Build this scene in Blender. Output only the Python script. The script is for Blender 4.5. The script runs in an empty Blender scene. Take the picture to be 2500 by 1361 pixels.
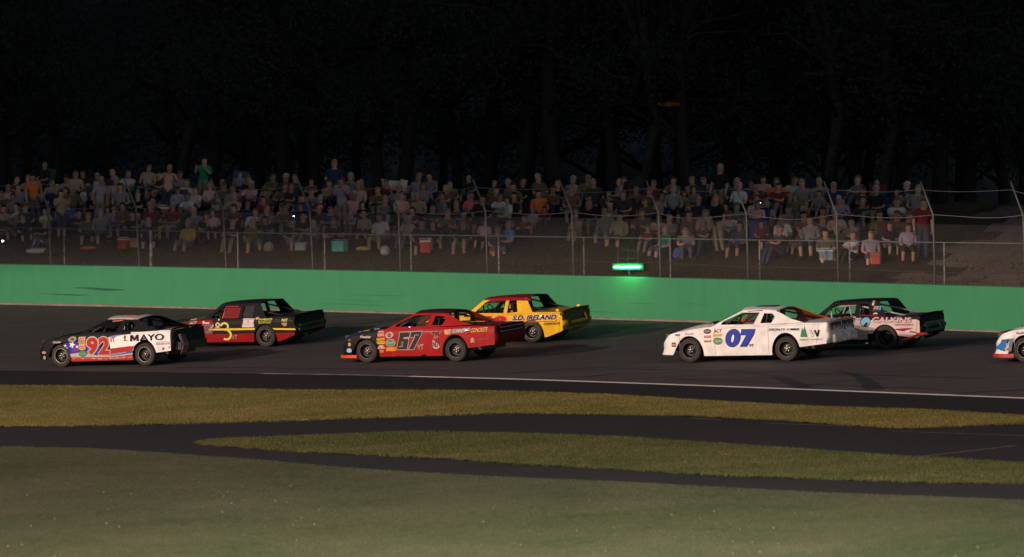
import bpy, bmesh, math, random
import numpy as np
from mathutils import Vector, Matrix
from mathutils.geometry import delaunay_2d_cdt

random.seed(7)
rng = np.random.default_rng(7)
scene = bpy.context.scene
COL = scene.collection

# ------------------------------------------------------------------ camera
F, CX, CY = 11000.0, 1250.0, 680.5          # focal length and centre in photo pixels (2500 wide)
PITCH, ROLL = (CY - 279) / F, math.radians(0.8)
CAM_H = 6.316
cam = bpy.data.cameras.new('camera')
cam.sensor_width = 36.0
cam.lens = 36.0 * F / 2500.0
cam.clip_start, cam.clip_end = 1.0, 4000.0
camo = bpy.data.objects.new('camera', cam)
COL.objects.link(camo)
camo.location = (0, 0, CAM_H)
camo.rotation_euler = (Matrix.Rotation(math.pi / 2 - PITCH, 3, 'X') @ Matrix.Rotation(-ROLL, 3, 'Z')).to_euler()
scene.camera = camo
cam.dof.use_dof = True                       # long lens, focused on the cars
cam.dof.focus_distance = 114.0
cam.dof.aperture_fstop = 1.7

# ------------------------------------------------------------------ night sky
world = bpy.data.worlds.new('World')
scene.world = world
world.use_nodes = True
wn = world.node_tree.nodes
sky = wn.new('ShaderNodeTexSky')
sky.sky_type = 'NISHITA'
sky.sun_disc = False
SUN_AZ, SUN_EL = math.radians(160), math.radians(32)     # where the weak general light comes from
sky.sun_elevation = SUN_EL
sky.sun_rotation = SUN_AZ
world.node_tree.links.new(sky.outputs[0], wn['Background'].inputs[0])
wn['Background'].inputs[1].default_value = 0.031      # night: the sky is all but black

# weak overall light of the lit speedway (far stand lights), as one broad sun
sun = bpy.data.lights.new('sun', 'SUN')
sun.energy = 0.04
sun.angle = math.radians(6)
sun.color = (1.0, 0.88, 0.80)
suno = bpy.data.objects.new('sun', sun)
COL.objects.link(suno)
_d = Vector((math.sin(SUN_AZ) * math.cos(SUN_EL), math.cos(SUN_AZ) * math.cos(SUN_EL), math.sin(SUN_EL)))
suno.rotation_euler = _d.to_track_quat('Z', 'Y').to_euler()

# floodlight tower in the infield, left of the frame: lights the racing surface up to the wall
KEY_POS = Vector((-74.0, 56.0, 26.0))
key = bpy.data.lights.new('floodlight', 'SPOT')
KEY_POWER = 515000
key.color = (1.0, 0.735, 0.61)
key.spot_size = math.radians(60)
key.spot_blend = 0.3
key.shadow_soft_size = 0.012
keyo = bpy.data.objects.new('floodlight', key)
COL.objects.link(keyo)
keyo.location = KEY_POS
keyo.rotation_euler = (KEY_POS - Vector((-2, 106, 0))).to_track_quat('Z', 'Y').to_euler()

key.energy = KEY_POWER * 0.62
# a second lamp, added further round, so that the cars' shadows overlap and soften
KEY2_POS = Vector((-50.0, 26.0, 25.0))
key2 = key.copy(); key2.name = 'added_floodlight'
key2.energy = KEY_POWER * 0.38
key2.spot_size = math.radians(50)
key2o = bpy.data.objects.new('added_floodlight', key2)
COL.objects.link(key2o)
key2o.location = KEY2_POS
key2o.rotation_euler = (KEY2_POS - Vector((0, 116, 0))).to_track_quat('Z', 'Y').to_euler()

# grandstand floodlight near the camera, over the foreground grass
near = bpy.data.lights.new('stand_floodlight', 'SPOT')
near.energy = 250000
near.color = (0.97, 1.0, 0.80)
near.spot_size = math.radians(46)
near.spot_blend = 1.0
near.shadow_soft_size = 0.25
nearo = bpy.data.objects.new('stand_floodlight', near)
COL.objects.link(nearo)
nearo.location = (0.0, 30.0, 24.0)
nearo.rotation_euler = (nearo.location - Vector((0, 56, 0))).to_track_quat('Z', 'Y').to_euler()

scene.view_settings.view_transform = 'Standard'
scene.view_settings.look = 'None'
scene.view_settings.exposure = 0.0
scene.view_settings.gamma = 1.0
scene.render.engine = 'CYCLES'
scene.cycles.max_bounces = 5
scene.cycles.transparent_max_bounces = 12
scene.cycles.use_denoising = True
scene.cycles.filter_width = 1.5

# ------------------------------------------------------------------ survey helpers (photo pixel -> site)
_fw = np.array([0, math.cos(PITCH), -math.sin(PITCH)])
_up = np.array([0, math.sin(PITCH), math.cos(PITCH)])
_rt = np.array([1.0, 0, 0])
_r2 = _rt * math.cos(ROLL) - _up * math.sin(ROLL)
_u2 = _up * math.cos(ROLL) + _rt * math.sin(ROLL)
CAM = np.array([0, 0, CAM_H])
def ray(px, py): return _fw + _r2 * (px - CX) / F - _u2 * (py - CY) / F
def proj(P):
    v = np.array(P) - CAM; z = v @ _fw
    return CX + F * (v @ _r2) / z, CY - F * (v @ _u2) / z

GA, GB = 0.033, 0.015
def plane_z(x, y): return GA * x + GB * (y - 110)
# the wall runs straight, 32.5 degrees off the picture plane
WPSI = math.radians(32.5)
W0 = np.array([0.0, 127.8])
WT = np.array([math.cos(WPSI), -math.sin(WPSI)])      # along the wall, to the right
WN = np.array([math.sin(WPSI), math.cos(WPSI)])       # behind the wall
def wall_hit(px, py, s=0.0):
    d = ray(px, py); o = W0 + WN * s
    k = (WN @ o) / (WN @ d[:2])
    P = CAM + k * d
    return WT @ (P[:2] - W0), P
_wx = [-700, 0, 500, 994, 1447, 1690, 2329, 2500, 3200]
_wb = [733, 741, 752, 767, 781, 788, 809, 814, 838]
_wtx = [-700, 0, 640, 1240, 1840, 2500, 3200]
_wty = [637, 645, 656.5, 670, 684, 702, 723]
WALL_T, WALL_B, WALL_TOP = [], [], []
for px in np.linspace(-700, 3200, 40):
    t, P = wall_hit(px, np.interp(px, _wx, _wb)); _, Q = wall_hit(px, np.interp(px, _wtx, _wty))
    WALL_T.append(t); WALL_B.append(P[2]); WALL_TOP.append(Q[2])
# smooth lines for base and top
_pb = np.polyfit(WALL_T, WALL_B, 2); _pt = np.polyfit(WALL_T, WALL_TOP, 2)
def wall_base(t): return np.polyval(_pb, t)
def wall_top(t): return np.polyval(_pt, t)
def st(x, y):
    v = np.array([x, y]) - W0; return WN @ v, WT @ v
def g(x, y):
    s, t = st(x, y)
    t = min(max(t, -45), 45)
    b = W0 + WT * t
    e = wall_base(t) - plane_z(*b)
    k = min(max((s + 10) / 10.0, 0), 1.15)
    return plane_z(x, y) + e * k * k
def hit(px, py):
    d = ray(px, py); lo, hi = 20.0, 400.0
    for _ in range(45):
        m = (lo + hi) / 2; P = CAM + m * d
        if P[2] > g(P[0], P[1]): lo = m
        else: hi = m
    return CAM + lo * d

# ------------------------------------------------------------------ object helpers
def link(o, parent=None):
    COL.objects.link(o)
    if parent is not None: o.parent = parent
    return o
def tag(o, label=None, cat=None, group=None, kind=None):
    if label: o['label'] = label
    if cat: o['category'] = cat
    if group: o['group'] = group
    if kind: o['kind'] = kind
    return o
def empty(name, loc=(0, 0, 0)):
    o = bpy.data.objects.new(name, None); o.location = loc; o.empty_display_size = 0.2
    return link(o)
def mesh_obj(name, verts, faces, mat=None, parent=None, smooth=False, solid=0.0, bevel=0.0):
    me = bpy.data.meshes.new(name)
    me.from_pydata([tuple(v) for v in verts], [], faces)
    me.update()
    o = bpy.data.objects.new(name, me)
    if mat: me.materials.append(mat)
    if smooth: me.shade_smooth()
    link(o, parent)
    if solid:
        m = o.modifiers.new('solid', 'SOLIDIFY'); m.thickness = abs(solid); m.offset = -1 if solid > 0 else 1
    if bevel:
        m = o.modifiers.new('bevel', 'BEVEL'); m.width = bevel; m.segments = 2; m.limit_method = 'ANGLE'
    return o
class MB:
    def __init__(s): s.v = []; s.f = []
    def add(s, v, f):
        n = len(s.v); s.v += [tuple(map(float, p)) for p in v]; s.f += [tuple(i + n for i in q) for q in f]; return s
    def box(s, c, d, rot=None):
        x, y, z = [k / 2 for k in d]
        v = [Vector((a * x, b * y, e * z)) for a in (-1, 1) for b in (-1, 1) for e in (-1, 1)]
        if rot is not None: v = [rot @ p for p in v]
        v = [p + Vector(c) for p in v]
        return s.add(v, [(0, 1, 3, 2), (4, 6, 7, 5), (0, 4, 5, 1), (2, 3, 7, 6), (0, 2, 6, 4), (1, 5, 7, 3)])
    def tube(s, pts, r, n=8, cap=True):
        pts = [Vector(p) for p in pts]; rs = r if hasattr(r, '__len__') else [r] * len(pts)
        v = []; 
        for i, p in enumerate(pts):
            a = pts[max(i - 1, 0)]; b = pts[min(i + 1, len(pts) - 1)]
            d = (b - a).normalized(); q = d.to_track_quat('Z', 'Y')
            for k in range(n):
                an = 2 * math.pi * k / n
                v.append(p + q @ Vector((math.cos(an) * rs[i], math.sin(an) * rs[i], 0)))
        f = []
        for i in range(len(pts) - 1):
            for k in range(n):
                k2 = (k + 1) % n
                f.append((i * n + k, i * n + k2, (i + 1) * n + k2, (i + 1) * n + k))
        if cap:
            f.append(tuple(range(n))[::-1]); f.append(tuple((len(pts) - 1) * n + k for k in range(n)))
        return s.add(v, f)
    def lathe(s, prof, n=24, axis='Y', c=(0, 0, 0)):
        v = []
        for (r, h) in prof:
            for k in range(n):
                a = 2 * math.pi * k / n
                p = (r * math.cos(a), h, r * math.sin(a)) if axis == 'Y' else (r * math.cos(a), r * math.sin(a), h)
                v.append((p[0] + c[0], p[1] + c[1], p[2] + c[2]))
        f = []
        for i in range(len(prof) - 1):
            for k in range(n):
                k2 = (k + 1) % n
                f.append((i * n + k, i * n + k2, (i + 1) * n + k2, (i + 1) * n + k))
        return s.add(v, f)
    def build(s, name, mat=None, parent=None, smooth=False, **k):
        return mesh_obj(name, s.v, s.f, mat, parent, smooth, **k)
def copy_tree(o, parent=None):
    c = o.copy(); COL.objects.link(c); c.parent = parent
    for ch in o.children: copy_tree(ch, c)
    return c

# ------------------------------------------------------------------ materials
def srgb(r, g_, b):
    f = lambda c: (c / 255 / 12.92) if c / 255 <= 0.04045 else ((c / 255 + 0.055) / 1.055) ** 2.4
    return (f(r), f(g_), f(b))
def M(name, col, rough=0.6, metal=0.0, coat=0.0, spec=0.5, var=0.0, scale=6.0, bump=0.0, bscale=40.0, emit=None, estr=0.0):
    m = bpy.data.materials.new(name); m.use_nodes = True
    nt = m.node_tree; b = nt.nodes['Principled BSDF']
    b.inputs['Base Color'].default_value = (*col, 1)
    b.inputs['Roughness'].default_value = rough
    b.inputs['Metallic'].default_value = metal
    b.inputs['Coat Weight'].default_value = coat
    b.inputs['Coat Roughness'].default_value = 0.06
    b.inputs['Specular IOR Level'].default_value = spec
    if emit: b.inputs['Emission Color'].default_value = (*emit, 1); b.inputs['Emission Strength'].default_value = estr
    if var or bump:
        tc = nt.nodes.new('ShaderNodeTexCoord')
    if var:
        n = nt.nodes.new('ShaderNodeTexNoise'); n.inputs['Scale'].default_value = scale; n.inputs['Detail'].default_value = 5
        nt.links.new(tc.outputs['Object'], n.inputs['Vector'])
        r = nt.nodes.new('ShaderNodeMapRange'); r.inputs['From Min'].default_value = 0.3; r.inputs['From Max'].default_value = 0.7
        r.inputs['To Min'].default_value = 1 - var; r.inputs['To Max'].default_value = 1 + var * 0.6
        nt.links.new(n.outputs['Fac'], r.inputs['Value'])
        mx = nt.nodes.new('ShaderNodeMix'); mx.data_type = 'RGBA'; mx.blend_type = 'MULTIPLY'; mx.inputs[0].default_value = 1
        mx.inputs[6].default_value = (*col, 1)
        nt.links.new(r.outputs[0], mx.inputs[7]); nt.links.new(mx.outputs[2], b.inputs['Base Color'])
    if bump:
        n2 = nt.nodes.new('ShaderNodeTexNoise'); n2.inputs['Scale'].default_value = bscale; n2.inputs['Detail'].default_value = 4
        nt.links.new(tc.outputs['Object'], n2.inputs['Vector'])
        bp = nt.nodes.new('ShaderNodeBump'); bp.inputs['Strength'].default_value = bump; bp.inputs['Distance'].default_value = 0.02
        nt.links.new(n2.outputs['Fac'], bp.inputs['Height']); nt.links.new(bp.outputs[0], b.inputs['Normal'])
    return m
def ramp_mat(name, stops, scale, rough=0.9, detail=6, stretch=(1, 1, 1), scale2=None, bump=0.3, spec=0.3, rot=0.0):
    """colour from layered noise in object space"""
    m = bpy.data.materials.new(name); m.use_nodes = True
    nt = m.node_tree; b = nt.nodes['Principled BSDF']; b.inputs['Roughness'].default_value = rough
    b.inputs['Specular IOR Level'].default_value = spec
    tc = nt.nodes.new('ShaderNodeTexCoord'); mp = nt.nodes.new('ShaderNodeMapping'); mp.inputs['Scale'].default_value = stretch; mp.inputs['Rotation'].default_value = (0, 0, rot)
    nt.links.new(tc.outputs['Object'], mp.inputs['Vector'])
    n = nt.nodes.new('ShaderNodeTexNoise'); n.inputs['Scale'].default_value = scale; n.inputs['Detail'].default_value = detail; n.inputs['Roughness'].default_value = 0.62
    nt.links.new(mp.outputs[0], n.inputs['Vector'])
    fac = n.outputs['Fac']
    if scale2:
        n2 = nt.nodes.new('ShaderNodeTexNoise'); n2.inputs['Scale'].default_value = scale2; n2.inputs['Detail'].default_value = 4
        nt.links.new(mp.outputs[0], n2.inputs['Vector'])
        mx = nt.nodes.new('ShaderNodeMath'); mx.operation = 'MULTIPLY_ADD'; mx.inputs[1].default_value = 0.45
        sc = nt.nodes.new('ShaderNodeMath'); sc.operation = 'MULTIPLY'; sc.inputs[1].default_value = 0.55
        nt.links.new(fac, sc.inputs[0]); nt.links.new(n2.outputs['Fac'], mx.inputs[0]); nt.links.new(sc.outputs[0], mx.inputs[2])
        fac = mx.outputs[0]
    cr = nt.nodes.new('ShaderNodeValToRGB'); e = cr.color_ramp.elements
    e[0].position, e[0].color = stops[0][0], (*stops[0][1], 1)
    e[1].position, e[1].color = stops[-1][0], (*stops[-1][1], 1)
    for p, c in stops[1:-1]:
        q = e.new(p); q.color = (*c, 1)
    nt.links.new(fac, cr.inputs[0]); nt.links.new(cr.outputs[0], b.inputs['Base Color'])
    if bump:
        n3 = nt.nodes.new('ShaderNodeTexNoise'); n3.inputs['Scale'].default_value = 60; n3.inputs['Detail'].default_value = 3
        nt.links.new(tc.outputs['Object'], n3.inputs['Vector'])
        bp = nt.nodes.new('ShaderNodeBump'); bp.inputs['Strength'].default_value = bump; bp.inputs['Distance'].default_value = 0.02
        nt.links.new(n3.outputs['Fac'], bp.inputs['Height']); nt.links.new(bp.outputs[0], b.inputs['Normal'])
    return m
_paint = {}
def paint(col, rough=0.5, coat=0.4, dirt=0.17):
    k = (tuple(round(c, 4) for c in col), rough, coat, dirt)
    if k not in _paint: _paint[k] = M('paint_%d' % len(_paint), col, max(rough, .5), coat=coat, spec=.12, var=dirt, scale=3.5)
    return _paint[k]
def livery(name, base, regions, rough=0.5, coat=0.4, dirt=0.17):
    """paint scheme: regions = [(colour, [(a, b, c), ...])], a region is where a*x + b*z > c for all its lines"""
    m = bpy.data.materials.new(name); m.use_nodes = True
    nt = m.node_tree; b = nt.nodes['Principled BSDF']
    b.inputs['Specular IOR Level'].default_value = .12; b.inputs['Roughness'].default_value = rough; b.inputs['Coat Weight'].default_value = coat; b.inputs['Coat Roughness'].default_value = 0.06
    tc = nt.nodes.new('ShaderNodeTexCoord'); sp = nt.nodes.new('ShaderNodeSeparateXYZ'); nt.links.new(tc.outputs['Object'], sp.inputs[0])
    def math_(op, a, bb):
        n = nt.nodes.new('ShaderNodeMath'); n.operation = op
        for i, q in enumerate((a, bb)):
            if isinstance(q, (int, float)): n.inputs[i].default_value = q
            else: nt.links.new(q, n.inputs[i])
        return n.outputs[0]
    cur = None
    for col, lines in regions:
        mask = None
        for (a, bz, c) in lines:
            v = math_('ADD', math_('MULTIPLY', sp.outputs[0], a), math_('MULTIPLY', sp.outputs[2], bz))
            t = math_('GREATER_THAN', v, c)
            mask = t if mask is None else math_('MULTIPLY', mask, t)
        mx = nt.nodes.new('ShaderNodeMix'); mx.data_type = 'RGBA'
        nt.links.new(mask, mx.inputs[0])
        if cur is None: mx.inputs[6].default_value = (*base, 1)
        else: nt.links.new(cur, mx.inputs[6])
        mx.inputs[7].default_value = (*col, 1)
        cur = mx.outputs[2]
    n = nt.nodes.new('ShaderNodeTexNoise'); n.inputs['Scale'].default_value = 3.5; n.inputs['Detail'].default_value = 5
    nt.links.new(tc.outputs['Object'], n.inputs['Vector'])
    r = nt.nodes.new('ShaderNodeMapRange'); r.inputs['From Min'].default_value = 0.3; r.inputs['From Max'].default_value = 0.7
    r.inputs['To Min'].default_value = 1 - dirt; r.inputs['To Max'].default_value = 1 + dirt * 0.5
    nt.links.new(n.outputs['Fac'], r.inputs['Value'])
    mx = nt.nodes.new('ShaderNodeMix'); mx.data_type = 'RGBA'; mx.blend_type = 'MULTIPLY'; mx.inputs[0].default_value = 1
    nt.links.new(cur, mx.inputs[6]); nt.links.new(r.outputs[0], mx.inputs[7]); nt.links.new(mx.outputs[2], b.inputs['Base Color'])
    return m
def glass(name, tint, alpha):
    m = bpy.data.materials.new(name); m.use_nodes = True
    nt = m.node_tree; nt.nodes.remove(nt.nodes['Principled BSDF'])
    tr = nt.nodes.new('ShaderNodeBsdfTransparent'); tr.inputs[0].default_value = (*tint, 1)
    gl = nt.nodes.new('ShaderNodeBsdfGlossy'); gl.inputs['Roughness'].default_value = 0.08
    mx = nt.nodes.new('ShaderNodeMixShader'); mx.inputs[0].default_value = alpha
    nt.links.new(tr.outputs[0], mx.inputs[1]); nt.links.new(gl.outputs[0], mx.inputs[2])
    nt.links.new(mx.outputs[0], nt.nodes['Material Output'].inputs[0])
    return m
MAT_STEEL = M('galvanised_steel', (0.16, 0.155, 0.15), 0.6, 0.2, var=0.3, scale=8)
MAT_RUBBER = M('tyre_rubber', (0.034, 0.031, 0.028), 0.9, var=0.35, scale=9, bump=0.2)
MAT_BLACK = M('black_metal', (0.012, 0.012, 0.013), 0.45)
MAT_RIM = M('black_steel_rim', (0.012, 0.0115, 0.011), 0.4, spec=.25)
MAT_RIMEDGE = M('rim_edge', (0.16, 0.13, 0.09), 0.4, 0.6)
MAT_NUT = M('lug_steel', (0.16, 0.14, 0.12), 0.3, 0.9)
MAT_CHROME = M('bare_metal', (0.65, 0.63, 0.6), 0.22, 1.0)
MAT_GLASS = glass('clear_lexan', (0.86, 0.88, 0.87), 0.05)
MAT_DARKGLASS = glass('smoked_lexan', (0.35, 0.36, 0.37), 0.05)
# ------------------------------------------------------------------ ground, track, roads
def interp_edge(pts):
    xs = [p[0] for p in pts]; ys = [p[1] for p in pts]
    return lambda x: float(np.interp(x, xs, ys))
LINE = interp_edge([(-700, 898), (0, 905), (250, 907), (450, 910), (850, 916), (1250, 926), (1650, 940), (2050, 955), (2500, 973), (3200, 1004)])
GR1T = interp_edge([(-700, 938), (0, 943), (250, 945), (500, 950), (700, 955), (1000, 955), (1250, 958), (1500, 967), (1750, 983), (2000, 996), (2250, 1003), (2400, 1012), (2500, 1019), (3200, 1052)])
GR1B = interp_edge([(-700, 1046), (0, 1042), (200, 1041), (400, 1036), (700, 1028), (1000, 1017), (1250, 1009), (1500, 1012), (1700, 1016), (1900, 1026), (2100, 1040), (2200, 1046), (2350, 1041), (2500, 1035), (2800, 1044), (3200, 1064)])
WEDT = interp_edge([(475, 1084), (500, 1078), (560, 1073), (700, 1068), (900, 1060), (1000, 1056), (1250, 1060), (1500, 1068), (1700, 1081), (1900, 1095), (2200, 1117), (2300, 1121), (2500, 1134), (3200, 1170)])
WEDB = interp_edge([(475, 1085), (500, 1088), (560, 1092), (700, 1103), (900, 1113), (1100, 1122), (1250, 1134), (1500, 1147), (1750, 1163), (2000, 1171), (2250, 1180), (2500, 1183), (3200, 1208)])
FORE = interp_edge([(-700, 1072), (0, 1092), (200, 1096), (400, 1108), (600, 1122), (800, 1141), (1000, 1155), (1250, 1168), (1500, 1178), (1750, 1192), (2000, 1205), (2250, 1214), (2500, 1224), (3200, 1258)])
def band(name, x0, x1, top, bot, mat, dz, nx=90, ny=10, parent=None, wob=0.0):
    v, f = [], []
    xs = np.linspace(x0, x1, nx)
    for i, x in enumerate(xs):
        wt = wob * (rng.random() - 0.5); wb = wob * (rng.random() - 0.5)
        for j in range(ny):
            k = j / (ny - 1)
            P = hit(x, top(x) + wt + (bot(x) + wb - top(x) - wt) * k)
            v.append((P[0], P[1], g(P[0], P[1]) + dz))
    for i in range(nx - 1):
        for j in range(ny - 1):
            a = i * ny + j
            f.append((a, a + 1, a + ny + 1, a + ny))
    return mesh_obj(name, v, f, mat, parent, smooth=True)

mat_soil = ramp_mat('soil', [(0.3, (0.035, 0.028, 0.02)), (0.7, (0.06, 0.05, 0.035))], 0.3)
gv, gf = [], []
_gx = [-900, -400, -150, -60, -30, 0, 30, 60, 150, 400, 900]; _gy = [-60, 10, 40, 60, 90, 130, 200, 400, 800, 1500]
for x in _gx:
    for y in _gy: gv.append((x, y, plane_z(max(min(x, 150), -150), max(min(y, 200), 0)) - 0.30))
for i in range(len(_gx) - 1):
    for j in range(len(_gy) - 1):
        a = i * len(_gy) + j; gf.append((a, a + len(_gy), a + len(_gy) + 1, a + 1))
tag(mesh_obj('ground', gv, gf, mat_soil), kind='structure')

mat_track = ramp_mat('track_asphalt', [(0.28, (0.034, 0.030, 0.027)), (0.5, (0.054, 0.048, 0.045)), (0.75, (0.078, 0.070, 0.066))], 0.6, rough=0.82, stretch=(0.10, 1.5, 1.0), scale2=2.2, bump=0.35, spec=0.25, rot=math.radians(30))
mat_apron = ramp_mat('apron_asphalt', [(0.3, (0.009, 0.0085, 0.008)), (0.7, (0.016, 0.015, 0.0145))], 0.5, rough=0.85, scale2=25, spec=0.2)
mat_road = ramp_mat('road_asphalt', [(0.3, (0.012, 0.012, 0.0125)), (0.7, (0.020, 0.0195, 0.020))], 0.4, rough=0.85, stretch=(1, 3, 1), scale2=22, spec=0.2)
WBOT = interp_edge([(-700, 733)] + list(zip(_wx[1:], _wb[1:])))
# racing surface: from the wall foot to the white line
tv, tf = [], []
NXT, NYT = 110, 26
for px in np.linspace(-700, 3200, NXT):
    t, _ = wall_hit(px, WBOT(px)); A = W0 + WT * t - WN * 0.02; B = hit(px, LINE(px))[:2]
    for j in range(NYT):
        k = j / (NYT - 1); p = A * (1 - k) + B * k
        tv.append((p[0], p[1], g(p[0], p[1])))
for i in range(NXT - 1):
    for j in range(NYT - 1):
        a = i * NYT + j; tf.append((a, a + 1, a + NYT + 1, a + NYT))
track = tag(mesh_obj('track', tv, tf, mat_track, smooth=True), kind='structure')
apron = tag(band('apron', -700, 3200, LINE, lambda x: GR1T(x) + 6, mat_apron, -0.002, ny=6), kind='structure')
road = tag(band('infield_road', -700, 3200, lambda x: GR1B(x) - 5, lambda x: FORE(x) + 6, mat_road, 0.0, ny=14), kind='structure')

def painted(name, pts, w, mat, parent, dz=0.006, seg=None):
    """painted strip along pixel polyline pts, w metres wide, laid on the ground"""
    P = []
    for a, b in zip(pts[:-1], pts[1:]):
        n = seg or max(2, int(abs(b[0] - a[0]) / 40) + 1)
        for k in range(n): 
            q = (a[0] + (b[0] - a[0]) * k / n, a[1] + (b[1] - a[1]) * k / n); P.append(hit(*q))
    P.append(hit(*pts[-1]))
    v, f = [], []
    for i, p in enumerate(P):
        d = (P[min(i + 1, len(P) - 1)] - P[max(i - 1, 0)])[:2]; d = d / np.linalg.norm(d); nrm = np.array([-d[1], d[0]])
        ww = w(i / (len(P) - 1)) if callable(w) else w
        for sgn in (-1, 1):
            q = p[:2] + nrm * sgn * ww / 2; v.append((q[0], q[1], g(q[0], q[1]) + dz))
    f = [(2 * i, 2 * i + 1, 2 * i + 3, 2 * i + 2) for i in range(len(P) - 1)]
    return mesh_obj(name, v, f, mat, parent)
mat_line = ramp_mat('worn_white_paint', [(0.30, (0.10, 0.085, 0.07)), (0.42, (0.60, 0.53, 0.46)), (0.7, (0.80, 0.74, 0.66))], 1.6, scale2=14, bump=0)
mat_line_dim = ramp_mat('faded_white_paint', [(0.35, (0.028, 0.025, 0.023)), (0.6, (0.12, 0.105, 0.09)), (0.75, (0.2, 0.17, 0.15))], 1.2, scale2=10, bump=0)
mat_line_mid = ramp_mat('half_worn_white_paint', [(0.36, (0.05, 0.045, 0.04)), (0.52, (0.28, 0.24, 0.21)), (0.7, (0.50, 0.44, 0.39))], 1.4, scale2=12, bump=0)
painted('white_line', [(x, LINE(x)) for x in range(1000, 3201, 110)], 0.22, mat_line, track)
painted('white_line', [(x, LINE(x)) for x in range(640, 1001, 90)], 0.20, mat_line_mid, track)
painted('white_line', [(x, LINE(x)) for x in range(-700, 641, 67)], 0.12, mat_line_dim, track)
for pts, w in [([(420, 1038), (700, 1030), (1000, 1019), (1250, 1012)], 0.09), ([(1500, 1015), (1640, 1018)], 0.08), ([(1690, 1022), (1765, 1027)], 0.10), ([(1860, 1034), (2080, 1042)], 0.10),
               ([(2180, 1054), (2500, 1065), (2800, 1074)], 0.09), ([(2240, 1117), (2480, 1089)], 0.13), ([(395, 1108), (690, 1129)], 0.06), ([(0, 1055), (40, 1053)], 0.08), ([(75, 1050), (112, 1049)], 0.09)]:
    painted('painted_line', pts, w, mat_line_dim, road)
mat_skid = M('rubber_mark', (0.008, 0.0075, 0.007), 0.7)
for pts, w in [([(1760, 902), (1810, 908), (1860, 914), (1900, 922), (1935, 934), (1965, 949)], lambda k: 0.12 + 0.35 * k),
               ([(2040, 906), (2080, 913), (2105, 924), (2125, 940), (2135, 952)], lambda k: 0.12 + 0.35 * k),
               ([(1250, 911), (1380, 902), (1500, 896)], 0.14), ([(1430, 922), (1490, 913), (1560, 909)], 0.10), ([(1640, 925), (1900, 936), (2300, 951)], 0.10),
               ([(2330, 962), (2420, 956), (2560, 950)], 0.14), ([(820, 795), (900, 790), (1010, 775)], 0.22), ([(1960, 945), (2040, 932), (2180, 925)], 0.08), ([(300, 897), (700, 899), (1100, 905)], 0.12), ([(1500, 901), (1900, 909), (2400, 925)], 0.12)]:
    painted('tyre_mark', pts, w, mat_skid, track, dz=0.004)

# grass: a sheet of turf with real blades on it
mat_dry = ramp_mat('dry_grass', [(0.30, (0.075, 0.078, 0.018)), (0.46, (0.13, 0.120, 0.032)), (0.56, (0.17, 0.140, 0.042)), (0.70, (0.235, 0.165, 0.07))], 0.35, stretch=(0.8, 1.2, 1), scale2=3, bump=0.4, spec=0.1)
mat_wedge = ramp_mat('verge_grass', [(0.32, (0.038, 0.052, 0.015)), (0.5, (0.072, 0.076, 0.026)), (0.68, (0.12, 0.095, 0.04))], 0.4, stretch=(0.8, 1.2, 1), scale2=3, bump=0.4, spec=0.1)
mat_fore = ramp_mat('infield_grass', [(0.33, (0.032, 0.047, 0.020)), (0.45, (0.056, 0.064, 0.032)), (0.56, (0.070, 0.072, 0.040)), (0.70, (0.100, 0.090, 0.056))], 0.45, stretch=(0.8, 0.9, 1), scale2=6, bump=0.4, spec=0.1)
def blades(parent, x0, x1, top, bot, n, h, w, mat, edge=0.0):
    """n grass blades spread over the band between two edges, as one mesh"""
    gx, gy = np.linspace(x0, x1, 160), np.linspace(0, 1, 14)
    grid = np.array([[hit(x, top(x) + (bot(x) - top(x)) * k) for k in gy] for x in gx])
    u = rng.random(n) * (len(gx) - 1.001); vv = rng.random(n)
    if edge: m = rng.random(n) < edge; vv = np.where(m, np.where(rng.random(n) < 0.5, vv * 0.05, 1 - vv * 0.05), vv)
    vv = vv * (len(gy) - 1.001)
    i, j = u.astype(int), vv.astype(int); fu, fv = (u - i)[:, None], (vv - j)[:, None]
    P = (grid[i, j] * (1 - fu) + grid[i + 1, j] * fu) * (1 - fv) + (grid[i, j + 1] * (1 - fu) + grid[i + 1, j + 1] * fu) * fv
    hh = h * (0.45 + 0.9 * rng.random(n)) ; an = rng.random(n) * 2 * math.pi; ww = w * (0.6 + 0.8 * rng.random(n))
    D = np.stack([np.cos(an), np.sin(an) * 0.6, np.zeros(n)], 1) * ww[:, None] / 2
    lean = rng.normal(0, 0.5, (n, 2)) * hh[:, None]
    T = P + np.concatenate([lean, hh[:, None]], 1)
    Z = np.array([0, 0, 0.01])
    V = np.stack([P - D - Z, P + D - Z, T], 1).reshape(-1, 3)
    me = bpy.data.meshes.new('grass_blades'); me.vertices.add(3 * n); me.loops.add(3 * n); me.polygons.add(n)
    me.vertices.foreach_set('co', V.ravel()); me.loops.foreach_set('vertex_index', np.arange(3 * n)); me.polygons.foreach_set('loop_start', np.arange(n) * 3)
    me.update(calc_edges=True); me.materials.append(mat)
    return tag(link(bpy.data.objects.new('grass_blades', me), parent), kind='stuff')
dry = tag(band('dry_grass_strip', -700, 3200, GR1T, GR1B, mat_dry, 0.02, nx=230, ny=8, wob=5), kind='structure')
blades(dry, -250, 2750, lambda x: GR1T(x) - 1, lambda x: GR1B(x) + 1, 120000, 0.045, 0.018, mat_dry, edge=0.15)
wed = tag(band('verge_grass', 475, 3200, WEDT, WEDB, mat_wedge, 0.02, nx=200, ny=8, wob=3.5), kind='structure')
blades(wed, 478, 2750, WEDT, WEDB, 90000, 0.05, 0.02, mat_wedge, edge=0.12)
fore = tag(band('infield_grass', -700, 3200, FORE, lambda x: 1600, mat_fore, 0.02, ny=26, wob=2), kind='structure')
blades(fore, -200, 2700, FORE, lambda x: 1400, 230000, 0.04, 0.016, mat_fore, edge=0.04)
mat_clover = M('clover_flower', (0.22, 0.22, 0.18), 0.8)
cb = MB()
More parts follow.
